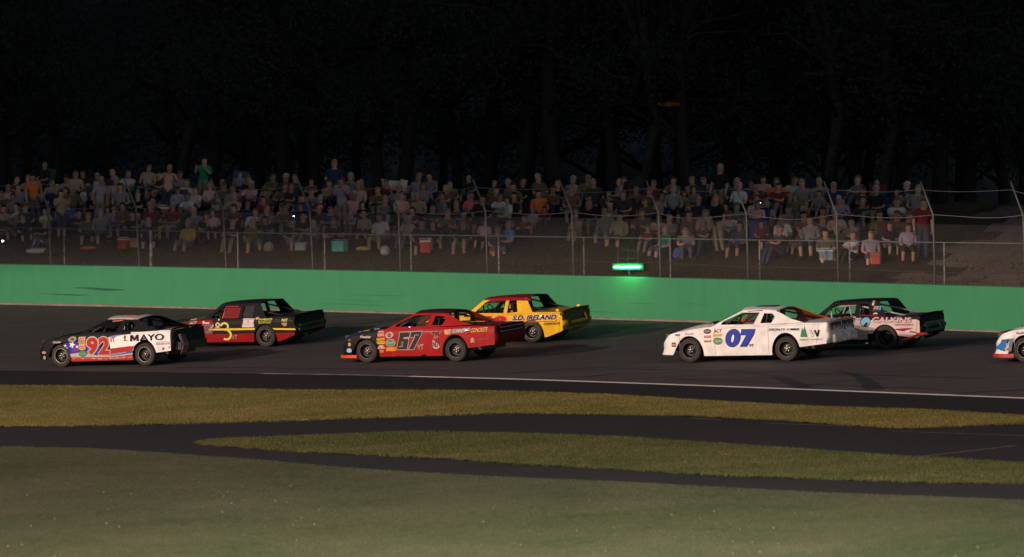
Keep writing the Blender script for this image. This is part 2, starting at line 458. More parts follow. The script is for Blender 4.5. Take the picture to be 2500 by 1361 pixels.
for _ in range(230):
    x = random.uniform(-150, 2650); k = random.random() ** 0.6
    y = FORE(x) + 40 + (1395 - FORE(x) - 40) * k
    if math.sin(x * 0.011) + math.sin(x * 0.0041 + y * 0.02) < random.uniform(-1.2, 1.2): continue
    p = hit(x, y); r = random.uniform(0.006, 0.016); c = Vector((p[0], p[1], p[2] + random.uniform(0.05, 0.08)))
    cb.add([c + Vector((r, 0, 0)), c + Vector((0, r, 0)), c + Vector((-r, 0, 0)), c + Vector((0, -r, 0)), c + Vector((0, 0, r)), c - Vector((0, 0, r))],
           [(0, 1, 4), (1, 2, 4), (2, 3, 4), (3, 0, 4), (1, 0, 5), (2, 1, 5), (3, 2, 5), (0, 3, 5)])
tag(cb.build('clover_flowers', mat_clover, fore), kind='stuff')

# ------------------------------------------------------------------ retaining wall
mat_wall = ramp_mat('green_wall_paint', [(0.25, (0.042, 0.212, 0.095)), (0.5, (0.049, 0.236, 0.110)), (0.75, (0.060, 0.258, 0.128))], 0.22, rough=0.75, stretch=(1, 1, 0.35), scale2=4.0, bump=0.15, spec=0.08)
mat_conc = ramp_mat('dusty_concrete', [(0.3, (0.13, 0.105, 0.08)), (0.7, (0.30, 0.25, 0.20))], 1.5, scale2=8)
wall = empty('retaining_wall', (0, float(W0[1]), 0)); tag(wall, 'long green painted concrete wall along the outside of the track', 'wall')
WT0, WT1 = WALL_T[0], WALL_T[-1]
def along(ts, prof, name, mat, parent, smooth=False):
    """loft a profile [(s, zfun)] along the wall line"""
    v, f = [], []; n = len(prof)
    for t in ts:
        for s, zf in prof:
            p = W0 + WT * t + WN * s; v.append((p[0] - parent.location.x, p[1] - parent.location.y, zf(t) - parent.location.z))
    for i in range(len(ts) - 1):
        for j in range(n - 1): f.append((i * n + j, (i + 1) * n + j, (i + 1) * n + j + 1, i * n + j + 1))
    f.append(tuple(range(n))[::-1]); f.append(tuple((len(ts) - 1) * n + j for j in range(n)))
    return mesh_obj(name, v, f, mat, parent, smooth)
# cast in sections with narrow joints
SEC = 6.1
t = WT0; 
while t < WT1:
    e = min(t + SEC - 0.003, WT1)
    along(np.linspace(t, e, 5), [(0.0, lambda q: wall_base(q) - 0.25), (0.0, lambda q: wall_base(q) + 0.07), (0.012, lambda q: wall_top(q) - 0.02), (0.03, lambda q: wall_top(q)), (0.32, lambda q: wall_top(q)), (0.34, lambda q: wall_base(q) - 0.25)], 'wall_section', mat_wall, wall)
    t += SEC
along(np.linspace(WT0, WT1, 60), [(-0.05, lambda q: wall_base(q) - 0.02), (-0.035, lambda q: wall_base(q) + 0.045), (-0.003, lambda q: wall_base(q) + 0.055), (-0.003, lambda q: wall_base(q) - 0.02)], 'wall_footing', mat_conc, wall)
mat_scuff = M('rubber_scuff', (0.030, 0.135, 0.064), 0.8, spec=.05, var=.3, scale=2); mat_faint = M('faint_scuff', (0.040, 0.19, 0.088), 0.8, spec=.05); mat_patch = M('faded_patch', (0.062, 0.255, 0.13), 0.8, spec=.05)
def wall_mark(pts, w, mat):
    v = []; 
    for i, (px, py) in enumerate(pts):
        k = i / (len(pts) - 1); ww = w * math.sin(math.pi * (0.08 + 0.84 * k))
        for sg in (-1, 1):
            t, P = wall_hit(px, py + sg * ww / 2, 0.0); zz = (P[2] - wall_base(t) - 0.07) / max(wall_top(t) - wall_base(t) - 0.07, 0.1)
            q = W0 + WT * t + WN * (-0.006 + 0.012 * max(zz, 0)); v.append((q[0] - wall.location.x, q[1] - wall.location.y, P[2]))
    mesh_obj('scuff_mark', v, [(2 * i, 2 * i + 1, 2 * i + 3, 2 * i + 2) for i in range(len(pts) - 1)], mat, wall)
wall_mark([(182, 703), (215, 704), (250, 707), (280, 708), (305, 708)], 6, mat_scuff)
wall_mark([(95, 716), (140, 719), (190, 721), (220, 721)], 2.5, mat_scuff)
for k in range(9):
    x0 = random.uniform(350, 2450); y0 = WBOT(x0) - random.uniform(14, 52); L_ = random.uniform(60, 190); wall_mark([(x0 + L_ * q / 4, y0 + .029 * L_ * q / 4 + random.uniform(-.6, .6)) for q in range(5)], random.uniform(1.2, 2.6), mat_faint)
wall_mark([(150, 720), (175, 720), (216, 722)], 2, mat_scuff)
wall_mark([(2080, 716), (2140, 715), (2200, 717), (2270, 720)], 2.5, mat_patch); wall_mark([(640, 735), (690, 736), (710, 738)], 5, mat_patch); wall_mark([(2300, 712), (2380, 714)], 3, mat_patch)

# ------------------------------------------------------------------ hillside behind the wall
_tR0, _ = wall_hit(2230, 690); _tR1, _ = wall_hit(2470, 700)
def hillk(t): 
    k = min(max((t - _tR0) / (_tR1 - _tR0), 0), 1); return 1 - 0.97 * k * k * (3 - 2 * k)
HS = [0.34, 0.8, 1.6, 2.4, 3.2, 3.6, 4.2, 4.8, 5.4, 6.0, 6.6, 7.2, 7.8, 8.6, 9.4, 10.5, 12, 16, 24, 40, 70, 130]
def hill_z(t, s):
    base = float(np.interp(s, [0.3, 1.6, 3.2, 3.6, 8.2, 9.2, 12, 20, 40, 130], [-0.28, 0.02, 0.36, 0.46, 1.86, 1.95, 1.3, -1.0, -2.5, -6]))
    k = hillk(t); 
    if s > 3.0: base = base * k + (0.36 + 0.02 * (s - 3) if s < 12 else 0.5) * (1 - k) * (1 if s < 9 else max(0, 1 - (s - 9) / 6))
    bump = 0.05 * math.sin(t * 1.7 + s * 0.9) * math.sin(s * 1.3 - t * 0.6) + 0.03 * math.sin(t * 4.1 + 1.3 * s)
    return wall_top(min(max(t, -45), 45)) + base + bump * (1 if s > 0.7 else 0.3)
mat_hill = ramp_mat('hillside_dirt', [(0.25, (0.026, 0.024, 0.013)), (0.5, (0.046, 0.038, 0.022)), (0.75, (0.072, 0.055, 0.036))], 0.5, stretch=(1, 1, 1), scale2=6, bump=0.5, spec=0.1)
hv, hf = [], []
HT = np.linspace(WT0 - 15, WT1 + 10, 240)
for t in HT:
    for s in HS:
        p = W0 + WT * t + WN * s; hv.append((p[0], p[1], hill_z(t, s)))
for i in range(len(HT) - 1):
    for j in range(len(HS) - 1):
        a = i * len(HS) + j; hf.append((a, a + len(HS), a + len(HS) + 1, a + 1))
mat_dirt = ramp_mat('bare_dirt', [(0.25, (0.085, 0.067, 0.048)), (0.5, (0.135, 0.105, 0.078)), (0.75, (0.19, 0.145, 0.11))], 0.5, scale2=6, bump=0.5, spec=0.1)
_cut = _tR0 - 1.2
def _is_dirt(f):
    x, y = hv[f[0]][0], hv[f[0]][1]; s_, t_ = st(x, y); return t_ + .7 * math.sin(s_ * 1.9) + .5 * math.sin(s_ * 4.3 + 1) > _cut
hill = tag(mesh_obj('hillside', hv, [f for f in hf if not _is_dirt(f)], mat_hill, smooth=True), kind='structure')
tag(mesh_obj('dirt_bank', hv, [f for f in hf if _is_dirt(f)], mat_dirt, smooth=True), kind='structure')
# tufts of rough grass on the bank
n = 9000
tt = rng.uniform(WT0, WT1, n); ss = np.where(rng.random(n) < 0.55, rng.uniform(0.5, 3.4, n), rng.uniform(3.4, 9.4, n))
V = []
for i in range(n):
    p = W0 + WT * tt[i] + WN * ss[i]; z = hill_z(tt[i], ss[i]); a = rng.random() * 6.28; w = 0.02 + 0.02 * rng.random(); h = 0.02 + 0.06 * rng.random()
    d = (math.cos(a) * w, math.sin(a) * w)
    V += [(p[0] - d[0], p[1] - d[1], z - 0.02), (p[0] + d[0], p[1] + d[1], z - 0.02), (p[0] + rng.normal(0, .04), p[1] + rng.normal(0, .04), z + h)]
me = bpy.data.meshes.new('grass_tufts'); me.from_pydata(V, [], [(3 * i, 3 * i + 1, 3 * i + 2) for i in range(n)]); me.materials.append(mat_hill)
tag(link(bpy.data.objects.new('grass_tufts', me), hill), kind='stuff')

# ------------------------------------------------------------------ fences on the wall
def wp(px, py, s):
    t, P = wall_hit(px, py, s); return t, P
mat_cable = M('fence_cable', (0.17, 0.165, 0.16), 0.7)
catch = empty('catch_fence', (0, float(W0[1]), 0)); tag(catch, 'tall chain link catch fence with bent steel posts above green wall', 'fence')
def rel(P, o): return (P[0] - o.location.x, P[1] - o.location.y, P[2] - o.location.z)
S1 = 0.22
TALL = [-310, -95, 122, 338, 550, 762, 975, 1187, 1398, 1610, 1824, 2044, 2280, 2500, 2720]
cabs = {0: [], 1: [], 2: []}
mid_y = interp_edge([(-400, 488), (0, 496), (600, 505), (1240, 510), (1800, 516), (2280, 519), (2720, 521)])
top_y = interp_edge([(-400, 440), (0, 446), (600, 453), (1240, 458), (1800, 463), (2280, 461), (2720, 460)])
rail_y = interp_edge([(-400, 549), (0, 555), (600, 569), (1240, 577), (1800, 586), (2500, 595), (2720, 598)])
wtop_y = interp_edge(list(zip(_wtx, _wty)))
for i, px in enumerate(TALL):
    yb = wtop_y(px); t0, Pb = wp(px + 4, yb, S1); _, Pm = wp(px - 2 - 4 * (px < 900), mid_y(px) + 6, S1)
    # upper arm leans out over the track
    lean = Vector((-0.34, -0.14, 0.90))
    Pt = np.array(Pm) + np.array(lean) 
    Pb = np.array([Pb[0], Pb[1], wall_top(t0) - 0.3])
    MB().tube([rel(Pb, catch), rel(Pm, catch), rel(Pt, catch)], [0.030, 0.027, 0.023], 8).build('post', MAT_STEEL, catch, True)
    cabs[1].append(np.array(Pm)); cabs[0].append(Pt - np.array([0, 0, 0.22]) * 1.0)
def sag(pts, drop, r, name, parent, mat):
    P = []
    for a, b in zip(pts[:-1], pts[1:]):
        dr = drop * random.uniform(0.4, 1.3); sk = random.uniform(0.3, 0.62)
        for k in range(8):
            u = k / 8; q = a + (b - a) * u; q = q - np.array([0, 0, dr * (math.sin(math.pi * u ** (math.log(.5) / math.log(sk))))]); P.append(rel(q, parent))
    P.append(rel(pts[-1], parent))
    return MB().tube(P, r, 5).build(name, mat, parent, True)
sag(cabs[0], 0.10, 0.009, 'cable', catch, mat_cable)
sag(cabs[1], 0.12, 0.009, 'cable', catch, mat_cable)
_lc = [wp(x, interp_edge([(1380, 634), (1600, 641), (1800, 650), (2050, 655), (2280, 664), (2720, 668)])(x), S1 + 0.05)[1] for x in (1380, 1610, 1824, 2044, 2280, 2500, 2720)]
sag([np.array(p) for p in _lc], 0.03, 0.014, 'cable', catch, MAT_BLACK)
# chain link wire: crossing diagonals, joined
mb = MB(); bmat = M('chain_link_wire', (0.22, 0.21, 0.20), 0.55, 0.5)
tA, tB = wp(-300, 600, S1)[0], wp(2750, 600, S1)[0]
def mesh_h(t): return 1.62
step = 0.075; k = tA
while k < tB:
    for sg in (1, -1):
        n = 3; pts = []
        for q in range(n + 1):
            u = q / n; tt_ = k + sg * u * 1.62; zz = wall_top(tt_) + 0.0 + u * 1.62; p = W0 + WT * tt_ + WN * (S1 + 0.012 * sg)
            pts.append((p[0], p[1] - W0[1], zz))
        for a, b in zip(pts[:-1], pts[1:]):
            a, b = Vector(a), Vector(b); w = Vector((0.0024, 0, 0.0)); h = Vector((0, 0.0024, 0.0024))
            mb.add([a - w, a + w, a + h, b - w, b + w, b + h], [(0, 1, 4, 3), (1, 2, 5, 4), (2, 0, 3, 5)])
    k += step
tag(mb.build('chain_link', bmat, catch), kind='stuff')

low = empty('low_fence', (0, float(W0[1]), 0)); tag(low, 'low steel rail fence with thin speckled posts behind the green wall', 'fence')
S2 = 0.9
mat_bright = ramp_mat('zinc_speckle', [(0.40, (0.10, 0.095, 0.09)), (0.55, (0.30, 0.28, 0.26))], 9, bump=0)
THIN = [-270, -57, 156, 368, 580, 792, 1003, 1217, 1425, 1636, 1854, 2074, 2305, 2540, 2760]
tops = []
for px in THIN:
    t0, Pt = wp(px, rail_y(px), S2); Pt = np.array(Pt); Pb = Pt.copy(); Pb[2] = hill_z(t0, S2) - 0.2
    MB().tube([rel(Pb, low), rel(Pt, low)], 0.022 if px not in (368,) else 0.05, 6).build('post', mat_bright, low, True)
    tops.append(Pt)
sag(tops, 0.0, 0.017, 'top_rail', low, MAT_STEEL)
# unseen plate added to cut each floodlight's beam just above the wall
def visor(lamp, label, up=(0.15, 2.5), dist=1.5):
    a = wall_hit(-260, 640)[1]; b = wall_hit(2760, 705)[1]
    ta, tb = wall_hit(-260, 640)[0], wall_hit(2760, 705)[0]
    L = np.array(lamp)
    A = np.array([a[0], a[1], wall_top(ta) + up[0]]); B = np.array([b[0], b[1], wall_top(tb) + up[1]])
    da = (A - L) / np.linalg.norm(A - L); db = (B - L) / np.linalg.norm(B - L)
    p, q = L + da * dist, L + db * dist
    e = (q - p) / np.linalg.norm(q - p); p = p - e * 1.6; q = q + e * 1.6
    u = np.array([0, 0, 1.0]); out = (da + db) / 2
    v = [p, q, q + u * 1.1, p + u * 1.1]; v += [k + out * 0.02 for k in v]
    tw = empty('floodlight_tower', (L[0] - 0.6, L[1] - 0.4, plane_z(L[0], L[1]) - 0.3)); tag(tw, label, 'light tower')
    o = tw.location
    mesh_obj('beam_cutoff', [tuple(np.array(k) - np.array(o)) for k in v], [(0, 1, 2, 3), (7, 6, 5, 4), (0, 4, 5, 1), (1, 5, 6, 2), (2, 6, 7, 3), (3, 7, 4, 0)], MAT_BLACK, tw)
    MB().tube([(0, 0, 0), (0, 0, L[2] - o.z + 1.2)], [0.28, 0.16], 10).build('pole', MAT_STEEL, tw, True)
    MB().box((0.05, 0.0, L[2] - o.z + 0.5), (0.5, 2.2, 0.25)).build('crossarm', MAT_STEEL, tw)
visor(KEY_POS, 'tall steel floodlight tower with added beam-cutting plate far left in the infield')
visor(KEY2_POS, 'added second floodlight tower with beam-cutting plate nearer the camera')

# ------------------------------------------------------------------ lettering
_tcache = {}
def text_mesh(txt, bold=0.0, res=3):
    k = (txt, bold, res)
    if k in _tcache: return _tcache[k]
    c = bpy.data.curves.new('lettering', 'FONT'); c.body = txt; c.resolution_u = res; c.offset = bold; c.fill_mode = 'FRONT'
    o = bpy.data.objects.new('lettering', c); COL.objects.link(o)
    dg = bpy.context.evaluated_depsgraph_get(); dg.update()
    me = bpy.data.meshes.new_from_object(o.evaluated_get(dg))
    v = np.array([q.co[:] for q in me.vertices]); f = [tuple(p.vertices) for p in me.polygons]
    bpy.data.objects.remove(o); bpy.data.curves.remove(c); bpy.data.meshes.remove(me)
    _tcache[k] = (v, f); return v, f

# ------------------------------------------------------------------ race cars
WB, HW = 2.55, 0.93
def tab(pts):
    xs = [p[0] for p in pts]; ys = [p[1] for p in pts]; return lambda x: float(np.interp(x, xs, ys))
AERO = dict(
    xt=-1.06, xs=2.86, xn=3.50, sq=3.0,
    belt=tab([(-1.06, .925), (-.5, .925), (0, .90), (1.0, .885), (1.9, .865), (2.2, .845), (2.55, .80), (2.9, .745), (3.1, .70), (3.3, .645), (3.5, .62)]),
    sill=tab([(-1.06, .42), (-.37, .345), (-.36, .16), (2.2, .155), (2.9, .19), (3.5, .19)]),
    arch=[(0.0, .375, .70), (2.55, .372, .655)],
    hw=tab([(-1.06, .885), (-.4, .925), (1, .93), (2.6, .92), (2.86, .91)]),
    nose=tab([(0, 0), (.12, .045), (.35, .085), (.6, .075), (.75, .12), (1, .24)]),
    cowl=1.90, deck=-0.40, roof_f=1.24, roof_r=.33, zroof_f=1.215, zroof_r=1.20, gb=.84, gt=.615, crown=.06, hood_crown=.075, ws_bow=.16,
    frame=[(1.97, .862), (1.62, 1.04), (1.24, 1.225), (.9, 1.24), (.33, 1.215), (.10, 1.12), (-.12, 1.02), (-.46, .93)],
    wins=[[(1.74, .905), (1.69, .985), (1.21, 1.185), (.75, 1.185), (.86, .905)],
          [(.69, .925), (.63, 1.165), (.42, 1.155), (.335, 1.09), (.33, 1.04), (.40, .93)]],
    tail=tab([(0, .05), (.3, .0), (.55, 0.0), (1, .03)]), rear_bot=.43)
BOX = dict(
    xt=-.98, xs=3.02, xn=3.34, sq=4.5,
    belt=tab([(-.98, .80), (-.8, .815), (0, .815), (1.0, .785), (1.85, .775), (2.3, .735), (2.8, .665), (3.1, .645), (3.34, .64)]),
    sill=tab([(-.98, .34), (-.42, .145), (-.38, .145), (2.2, .15), (2.9, .22), (3.34, .24)]),
    arch=[(0.0, .365, .625), (2.55, .36, .60)],
    hw=tab([(-.98, .90), (-.4, .925), (1, .93), (2.6, .92), (3.02, .91)]),
    nose=tab([(0, .06), (.2, 0), (.45, 0), (.5, .05), (1, .08)]),
    cowl=1.88, deck=-0.03, roof_f=1.50, roof_r=.22, zroof_f=1.13, zroof_r=1.165, gb=.85, gt=.66, crown=.055, hood_crown=.05, ws_bow=.10,
    frame=[(1.94, .772), (1.50, 1.135), (1.2, 1.175), (.22, 1.185), (.10, 1.0), (-.03, .81)],
    wins=[[(1.72, .81), (1.42, 1.085), (1.28, 1.115), (.82, 1.125), (.84, .80)],
          [(.735, .80), (.725, 1.125), (.50, 1.13), (.43, .86), (.43, .825)]],
    tail=tab([(0, .10), (.32, 0), (.5, 0.0), (.55, .06), (1, .13)]), rear_bot=.33)

AERO92 = dict(AERO, xt=-.86); AERO67 = dict(AERO, xt=-1.17, sp=.008, belt=tab([(-1.17, .885), (-.5, .90), (0, .895), (1.0, .885), (1.9, .865), (2.2, .845), (2.55, .80), (2.9, .745), (3.1, .70), (3.3, .645), (3.5, .62)])); AERO07 = dict(AERO, xt=-1.12)
tyre_me = MB().lathe([(.19, -.125), (.225, -.135), (.265, -.132), (.292, -.115), (.30, -.085), (.301, 0), (.30, .085), (.292, .115), (.265, .132), (.225, .135), (.19, .125)], 36)
def make_wheel(parent, x, y, side, rim_mat, steer=0.0, ring=MAT_RIMEDGE):
    w = bpy.data.objects.new('wheel', None); w.empty_display_size = .1; link(w, parent)
    w.location = (x, y, .30); w.rotation_euler = (0, random.uniform(0, 6.28), 0)
    if steer: w.rotation_euler = (0, 0, steer)
    tyre_me.build('tyre', MAT_RUBBER, w, True)
    s = side
    MB().lathe([(.197, .118 * s), (.19, .128 * s), (.182, .118 * s), (.175, .06 * s), (.165, .02 * s), (.10, .0 * s), (.07, .03 * s), (.05, .03 * s), (.0, .03 * s)], 30).build('rim', rim_mat, w, True)
    MB().lathe([(.184, .121 * s), (.192, .130 * s), (.1985, .124 * s), (.193, .117 * s)], 36).build('rim_edge', ring, w, True)
    h = MB()
    for k in range(5):
        a = k * 2 * math.pi / 5 + .4
        h.lathe([(.016, .0), (.016, .035 * s), (.0, .038 * s)], 6, c=(.06 * math.cos(a), .03 * s, .06 * math.sin(a)))
    h.lathe([(.030, .0), (.028, .05 * s), (.0, .055 * s)], 10, c=(0, .03 * s, 0))
    h.build('lug_nuts', MAT_NUT, w)
    return w

class Car: pass
def build_car(name, label, spec, contact, yaw, mats, rim=MAT_RIM, cage=MAT_BLACK, steer=0.0, extra=0.0, wheels=(1, 1), ring=MAT_RIMEDGE):
    """contact = photo pixel where the left rear tyre meets the track"""
    P = hit(*contact); ph = math.radians(yaw)
    fx, fy = -math.cos(ph), math.sin(ph)
    P2 = P[:2] + np.array([fx, fy]) * WB
    fwd = Vector((fx * WB, fy * WB, g(*P2) - g(P[0], P[1]))).normalized()
    lat = Vector((-fy, fx, 0))                     # to the car's left
    Pr = P[:2] - np.array(lat[:2]) * 1.56
    lat = Vector((lat.x * 1.56, lat.y * 1.56, g(P[0], P[1]) - g(*Pr))).normalized()
    upv = fwd.cross(lat).normalized(); lat = upv.cross(fwd).normalized()
    org = Vector(P) - lat * .90 + upv * 0.004
    mw = Matrix(((fwd.x, lat.x, upv.x, org.x), (fwd.y, lat.y, upv.y, org.y), (fwd.z, lat.z, upv.z, org.z), (0, 0, 0, 1)))
    root = empty(name); root.matrix_world = mw; tag(root, label, 'race car', 'stock cars racing on the track')
    inv = np.array(mw.inverted())
    c = Car(); c.root = root; c.spec = spec; c.mats = mats
    S = spec
    def lp(px, py, y=HW):
        d = ray(px, py); o = inv[:3, :3] @ CAM + inv[:3, 3]; dd = inv[:3, :3] @ d
        k = (y - o[1]) / dd[1]; q = o + k * dd; return q[0], q[2]
    c.lp = lp
    def ins(w): return .035 * max(0, .45 - w) ** 2 / .2 + .045 * max(0, w - .80) ** 2 / .04
    def side_y(x, z):
        zb = S['belt'](x); w = (z - .15) / (zb - .15); 
        if x > S['xs']:
            u = min((x - S['xs']) / (S['xn'] - S['xs']), .999); yy = S['hw'](S['xs']) * (1 - u ** S['sq']) ** (1 / S['sq'])
        else: yy = S['hw'](x)
        return yy - ins(w)
    c.side_y = side_y
    def low(x):
        z = S['sill'](x)
        for (xc, rx, zt) in S['arch']:
            if abs(x - xc) < rx:
                z = max(z, .17 + (zt - .17) * math.sqrt(1 - ((x - xc) / rx) ** 2) ** .9)
        return z
    # columns of the left side
    xs = set(np.round(np.linspace(S['xt'] + .07, S['xs'], 38), 4))
    for (xc, rx, zt) in S['arch']:
        xs = {x for x in xs if abs(x - xc) > rx + .012}
        xs |= {round(xc + rx * math.sin(a), 4) for a in np.linspace(-math.pi / 2, math.pi / 2, 21)}
        xs |= {round(xc - rx - .003, 4), round(xc + rx + .003, 4)}
    xs |= {-.375, -.358, S['cowl'], S['deck']}
    xs = sorted(x for x in xs if S['xt'] + .06 < x <= S['xs'])
    cols = [(x, None) for x in xs]
    left = []
    NR = 9
    for x in xs:
        zb, zl = S['belt'](x), low(x)
        pts = []
        for j in range(NR + 1):
            z = zl + (zb - zl) * j / NR; pts.append((x, side_y(x, z), z))
        left.append((x, pts, 0.0))
    hwf = S['hw'](S['xs'])
    for a in np.linspace(0, math.pi / 2, 14)[1:]:
        e = 2 / S['sq']; x = S['xs'] + (S['xn'] - S['xs']) * math.sin(a) ** e; y = hwf * max(math.cos(a), 0) ** e
        fr = math.sin(a) ** 1.2
        zb, zl = S['belt'](x), S['sill'](x); pts = []
        for j in range(NR + 1):
            w = j / NR; z = zl + (zb - zl) * w
            pts.append((x - S['nose'](w) * fr, max(y - ins(w) * (1 - fr), 0), z))
        left.append((x, pts, fr))
    # tail
    tail = []
    for k, yf in enumerate(np.linspace(0, 1, 8)):
        rr = .07
        y = S['hw'](S['xt']) * (1 - yf); pts = []
        x = S['xt'] if k > 0 else S['xt'] + .02
        zb = S['belt'](S['xt']) + .012 * (1 - (1 - yf) ** 2); zl = S['rear_bot'] + (S['sill'](S['xt']) - S['rear_bot']) * (1 - yf) ** 6
        for j in range(NR + 1):
            w = j / NR; z = zl + (zb - zl) * w; pts.append((x + S['tail'](w) - .03 * (1 - (1 - yf) ** 2), max(y - ins(w) * .5, 0), z))
        tail.append((x, pts, 0))
    def panel_of(xm):
        if xm > S['xs'] - .02 : return 'nose'
        if xm > 1.86: return 'fender'
        if xm > .42: return 'door'
        return 'quarter_panel'
    groups = {}
    def quad(key, a, b, cc, d):
        groups.setdefault(key, []).append((a, b, cc, d))
    seq = left
    for sgn in (1, -1):
        mir = lambda p: (p[0], p[1] * sgn, p[2])
        for i in range(len(seq) - 1):
            (x0, p0, f0), (x1, p1, f1) = seq[i], seq[i + 1]
            key = (panel_of((x0 + x1) / 2 if f1 == 0 else S['xs'] + .1), sgn if f1 == 0 else 1)
            for j in range(NR):
                q = [mir(p0[j]), mir(p1[j]), mir(p1[j + 1]), mir(p0[j + 1])]
                quad(key, *(q if sgn < 0 else q[::-1]))
        tl = [left[0]] + tail
        for i in range(len(tl) - 1):
            p0, p1 = tl[i][1], tl[i + 1][1]
            for j in range(NR):
                q = [mir(p1[j]), mir(p0[j]), mir(p0[j + 1]), mir(p1[j + 1])]
                quad(('rear_bumper' if j < 5 else 'tail_panel', 1), *(q if sgn < 0 else q[::-1]))
    # top surfaces
    fr = [-1, -.93, -.82, -.66, -.45, -.22, 0, .22, .45, .66, .82, .93, 1]
    tops = [(p[NR][0], p[NR][1], p[NR][2], x) for x, p, f in left]
    tops = [(tail[1][1][NR][0], tail[0][1][NR][1], tail[0][1][NR][2], S['xt'])] + tops
    def top_pt(i, u, drop=False):
        x, y, z, xr = tops[i]
        cr = S['hood_crown'] if x > 1 else .03
        cr *= min(1, max(.0, (S['xn'] - x) / .9)) if x > 1 else 1
        return (x, y * u, z + cr * (1 - u * u) - (.10 if drop else 0))
    for i in range(len(tops) - 1):
        xm = (tops[i][0] + tops[i + 1][0]) / 2
        for k in range(len(fr) - 1):
            um = abs(fr[k] + fr[k + 1]) / 2
            drop = False
            if xm > S['cowl'] - .02: key = ('hood', 1) if um < .66 else ('fender_top', 1)
            elif xm < S['deck'] + .0: key = ('deck_lid', 1)
            elif um > .9: key = ('window_ledge', 1)
            else: key = ('interior_deck', 1); drop = True
            quad(key, top_pt(i, fr[k], drop), top_pt(i, fr[k + 1], drop), top_pt(i + 1, fr[k + 1], drop), top_pt(i + 1, fr[k], drop))
    c.parts = {}
    for (nm, sg), qs in groups.items():
        mk = nm if not (sg < 0 and nm + '_r' in mats) else nm + '_r'
        mat = mats.get(mk, mats['base'])
        vi, vv, ff = {}, [], []
        for q in qs:
            idx = []
            for p in q:
                kk = tuple(round(t_, 4) for t_ in p)
                if kk not in vi: vi[kk] = len(vv); vv.append(p)
                if vi[kk] not in idx: idx.append(vi[kk])
            if len(idx) >= 3: ff.append(tuple(idx))
        o = mesh_obj(nm, vv, ff, mat, root, smooth=True)
        c.parts[(nm, sg)] = o
    # greenhouse
    def gy(x, z): return S['gb'] - (z - S['belt'](x)) * (S['gb'] - S['gt']) / (S['zroof_f'] - .84 if S['xn'] > 3.4 else .36)
    c.gy = gy
    for sgn in (1, -1):
        pts = [Vector(p) for p in S['frame']]; edges = []; n = len(pts); edges = [(i, (i + 1) % n) for i in range(n)]
        hol = []
        for wn_ in S['wins']:
            b0 = len(pts); pts += [Vector(p) for p in wn_]; edges += [(b0 + i, b0 + (i + 1) % len(wn_)) for i in range(len(wn_))]; hol.append(wn_)
        vs, es, fs, *_ = delaunay_2d_cdt(pts, edges, [], 1, 1e-5)
        def inside(p, poly):
            r = False
            for i in range(len(poly)):
                a, b = poly[i], poly[i - 1]
                if (a[1] > p.y) != (b[1] > p.y) and p.x < (b[0] - a[0]) * (p.y - a[1]) / (b[1] - a[1]) + a[0]: r = not r
            return r
        fs = [f for f in fs if not any(inside((vs[f[0]] + vs[f[1]] + vs[f[2]]) / 3, h) for h in hol)]
        if sgn > 0: fs = [f for f in fs]
        else: fs = [tuple(f)[::-1] for f in fs]
        o = mesh_obj('side_frame', [(p.x, sgn * gy(p.x, p.y), p.y) for p in vs], [tuple(f) for f in fs], mats.get('frame' if sgn > 0 else 'frame_r', mats['base']), root)
        m = o.modifiers.new('solid', 'SOLIDIFY'); m.thickness = .022; m.offset = 0
    def curve(xc, bow, yw, z0, cr, u): return (xc + bow * (1 - u * u), yw * u, z0 + cr * (1 - u * u))
    def loft(name, A, B, mat, nu=12, nv=8, arch=0.0, solid=0.012):
        v, f = [], []
        for j in range(nv + 1):
            k = j / nv
            for i in range(nu + 1):
                u = -1 + 2 * i / nu; a = Vector(A(u)); b = Vector(B(u)); q = a + (b - a) * k; q.z += arch * math.sin(math.pi * k); v.append(q)
        for j in range(nv):
            for i in range(nu):
                a = j * (nu + 1) + i; f.append((a, a + 1, a + nu + 2, a + nu + 1))
        return mesh_obj(name, v, f, mat, root, smooth=True, solid=solid)
    rf = lambda u: curve(S['roof_f'], .07, gy(S['roof_f'], S['zroof_f']) + .004, S['zroof_f'] + .012, S['crown'], u)
    rr_ = lambda u: curve(S['roof_r'], -.06, gy(S['roof_r'], S['zroof_r']) + .004, S['zroof_r'] + .012, S['crown'], u)
    loft('roof', rf, rr_, mats.get('roof', mats['base']), arch=.022)
    wb_ = lambda u: curve(S['cowl'] + .05, S['ws_bow'], S['gb'] - .02, S['belt'](S['cowl']) + .002, S['hood_crown'] + .0, u)
    loft('windshield', wb_, lambda u: Vector(rf(u)) - Vector((0, .02 * u, .006)), mats.get('windshield', MAT_GLASS), solid=0)
    rb_ = lambda u: curve(S['deck'] - .02, -.12 if S['xn'] > 3.4 else -.10, S['gb'] - .06, S['belt'](S['deck']) + .008, .03, u)
    loft('rear_window', lambda u: Vector(rr_(u)) - Vector((0, .02 * u, .006)), rb_, mats.get('rear_window', MAT_GLASS), solid=0)
    # spoiler along the deck edge
    xt = S['xt'] + .12; sp_h = S['sp'] if 'sp' in S else .045 if S['xn'] > 3.4 else .05
    sv = []
    for u in np.linspace(-.95, .95, 9):
        z = S['belt'](S['xt']) + .03 * (1 - u * u); sv += [(xt, u * .86, z - .01), (xt - .08, u * .87, z + sp_h)]
    mesh_obj('spoiler', sv, [(2 * i, 2 * i + 2, 2 * i + 3, 2 * i + 1) for i in range(8)], mats.get('spoiler', mats['base']), root, solid=.008)
    # chassis, floor and inner wheel tubs
    ch = MB().box((1.25, 0, .32), (1.75, 1.5, .26)).box((1.3, 0, .48), (4.1, 1.0, .42)).box((-.75, 0, .5), (.5, 1.4, .2)).box((2.98, 0, .40), (.2, 1.3, .25))
    ch.build('chassis', MAT_BLACK, root)
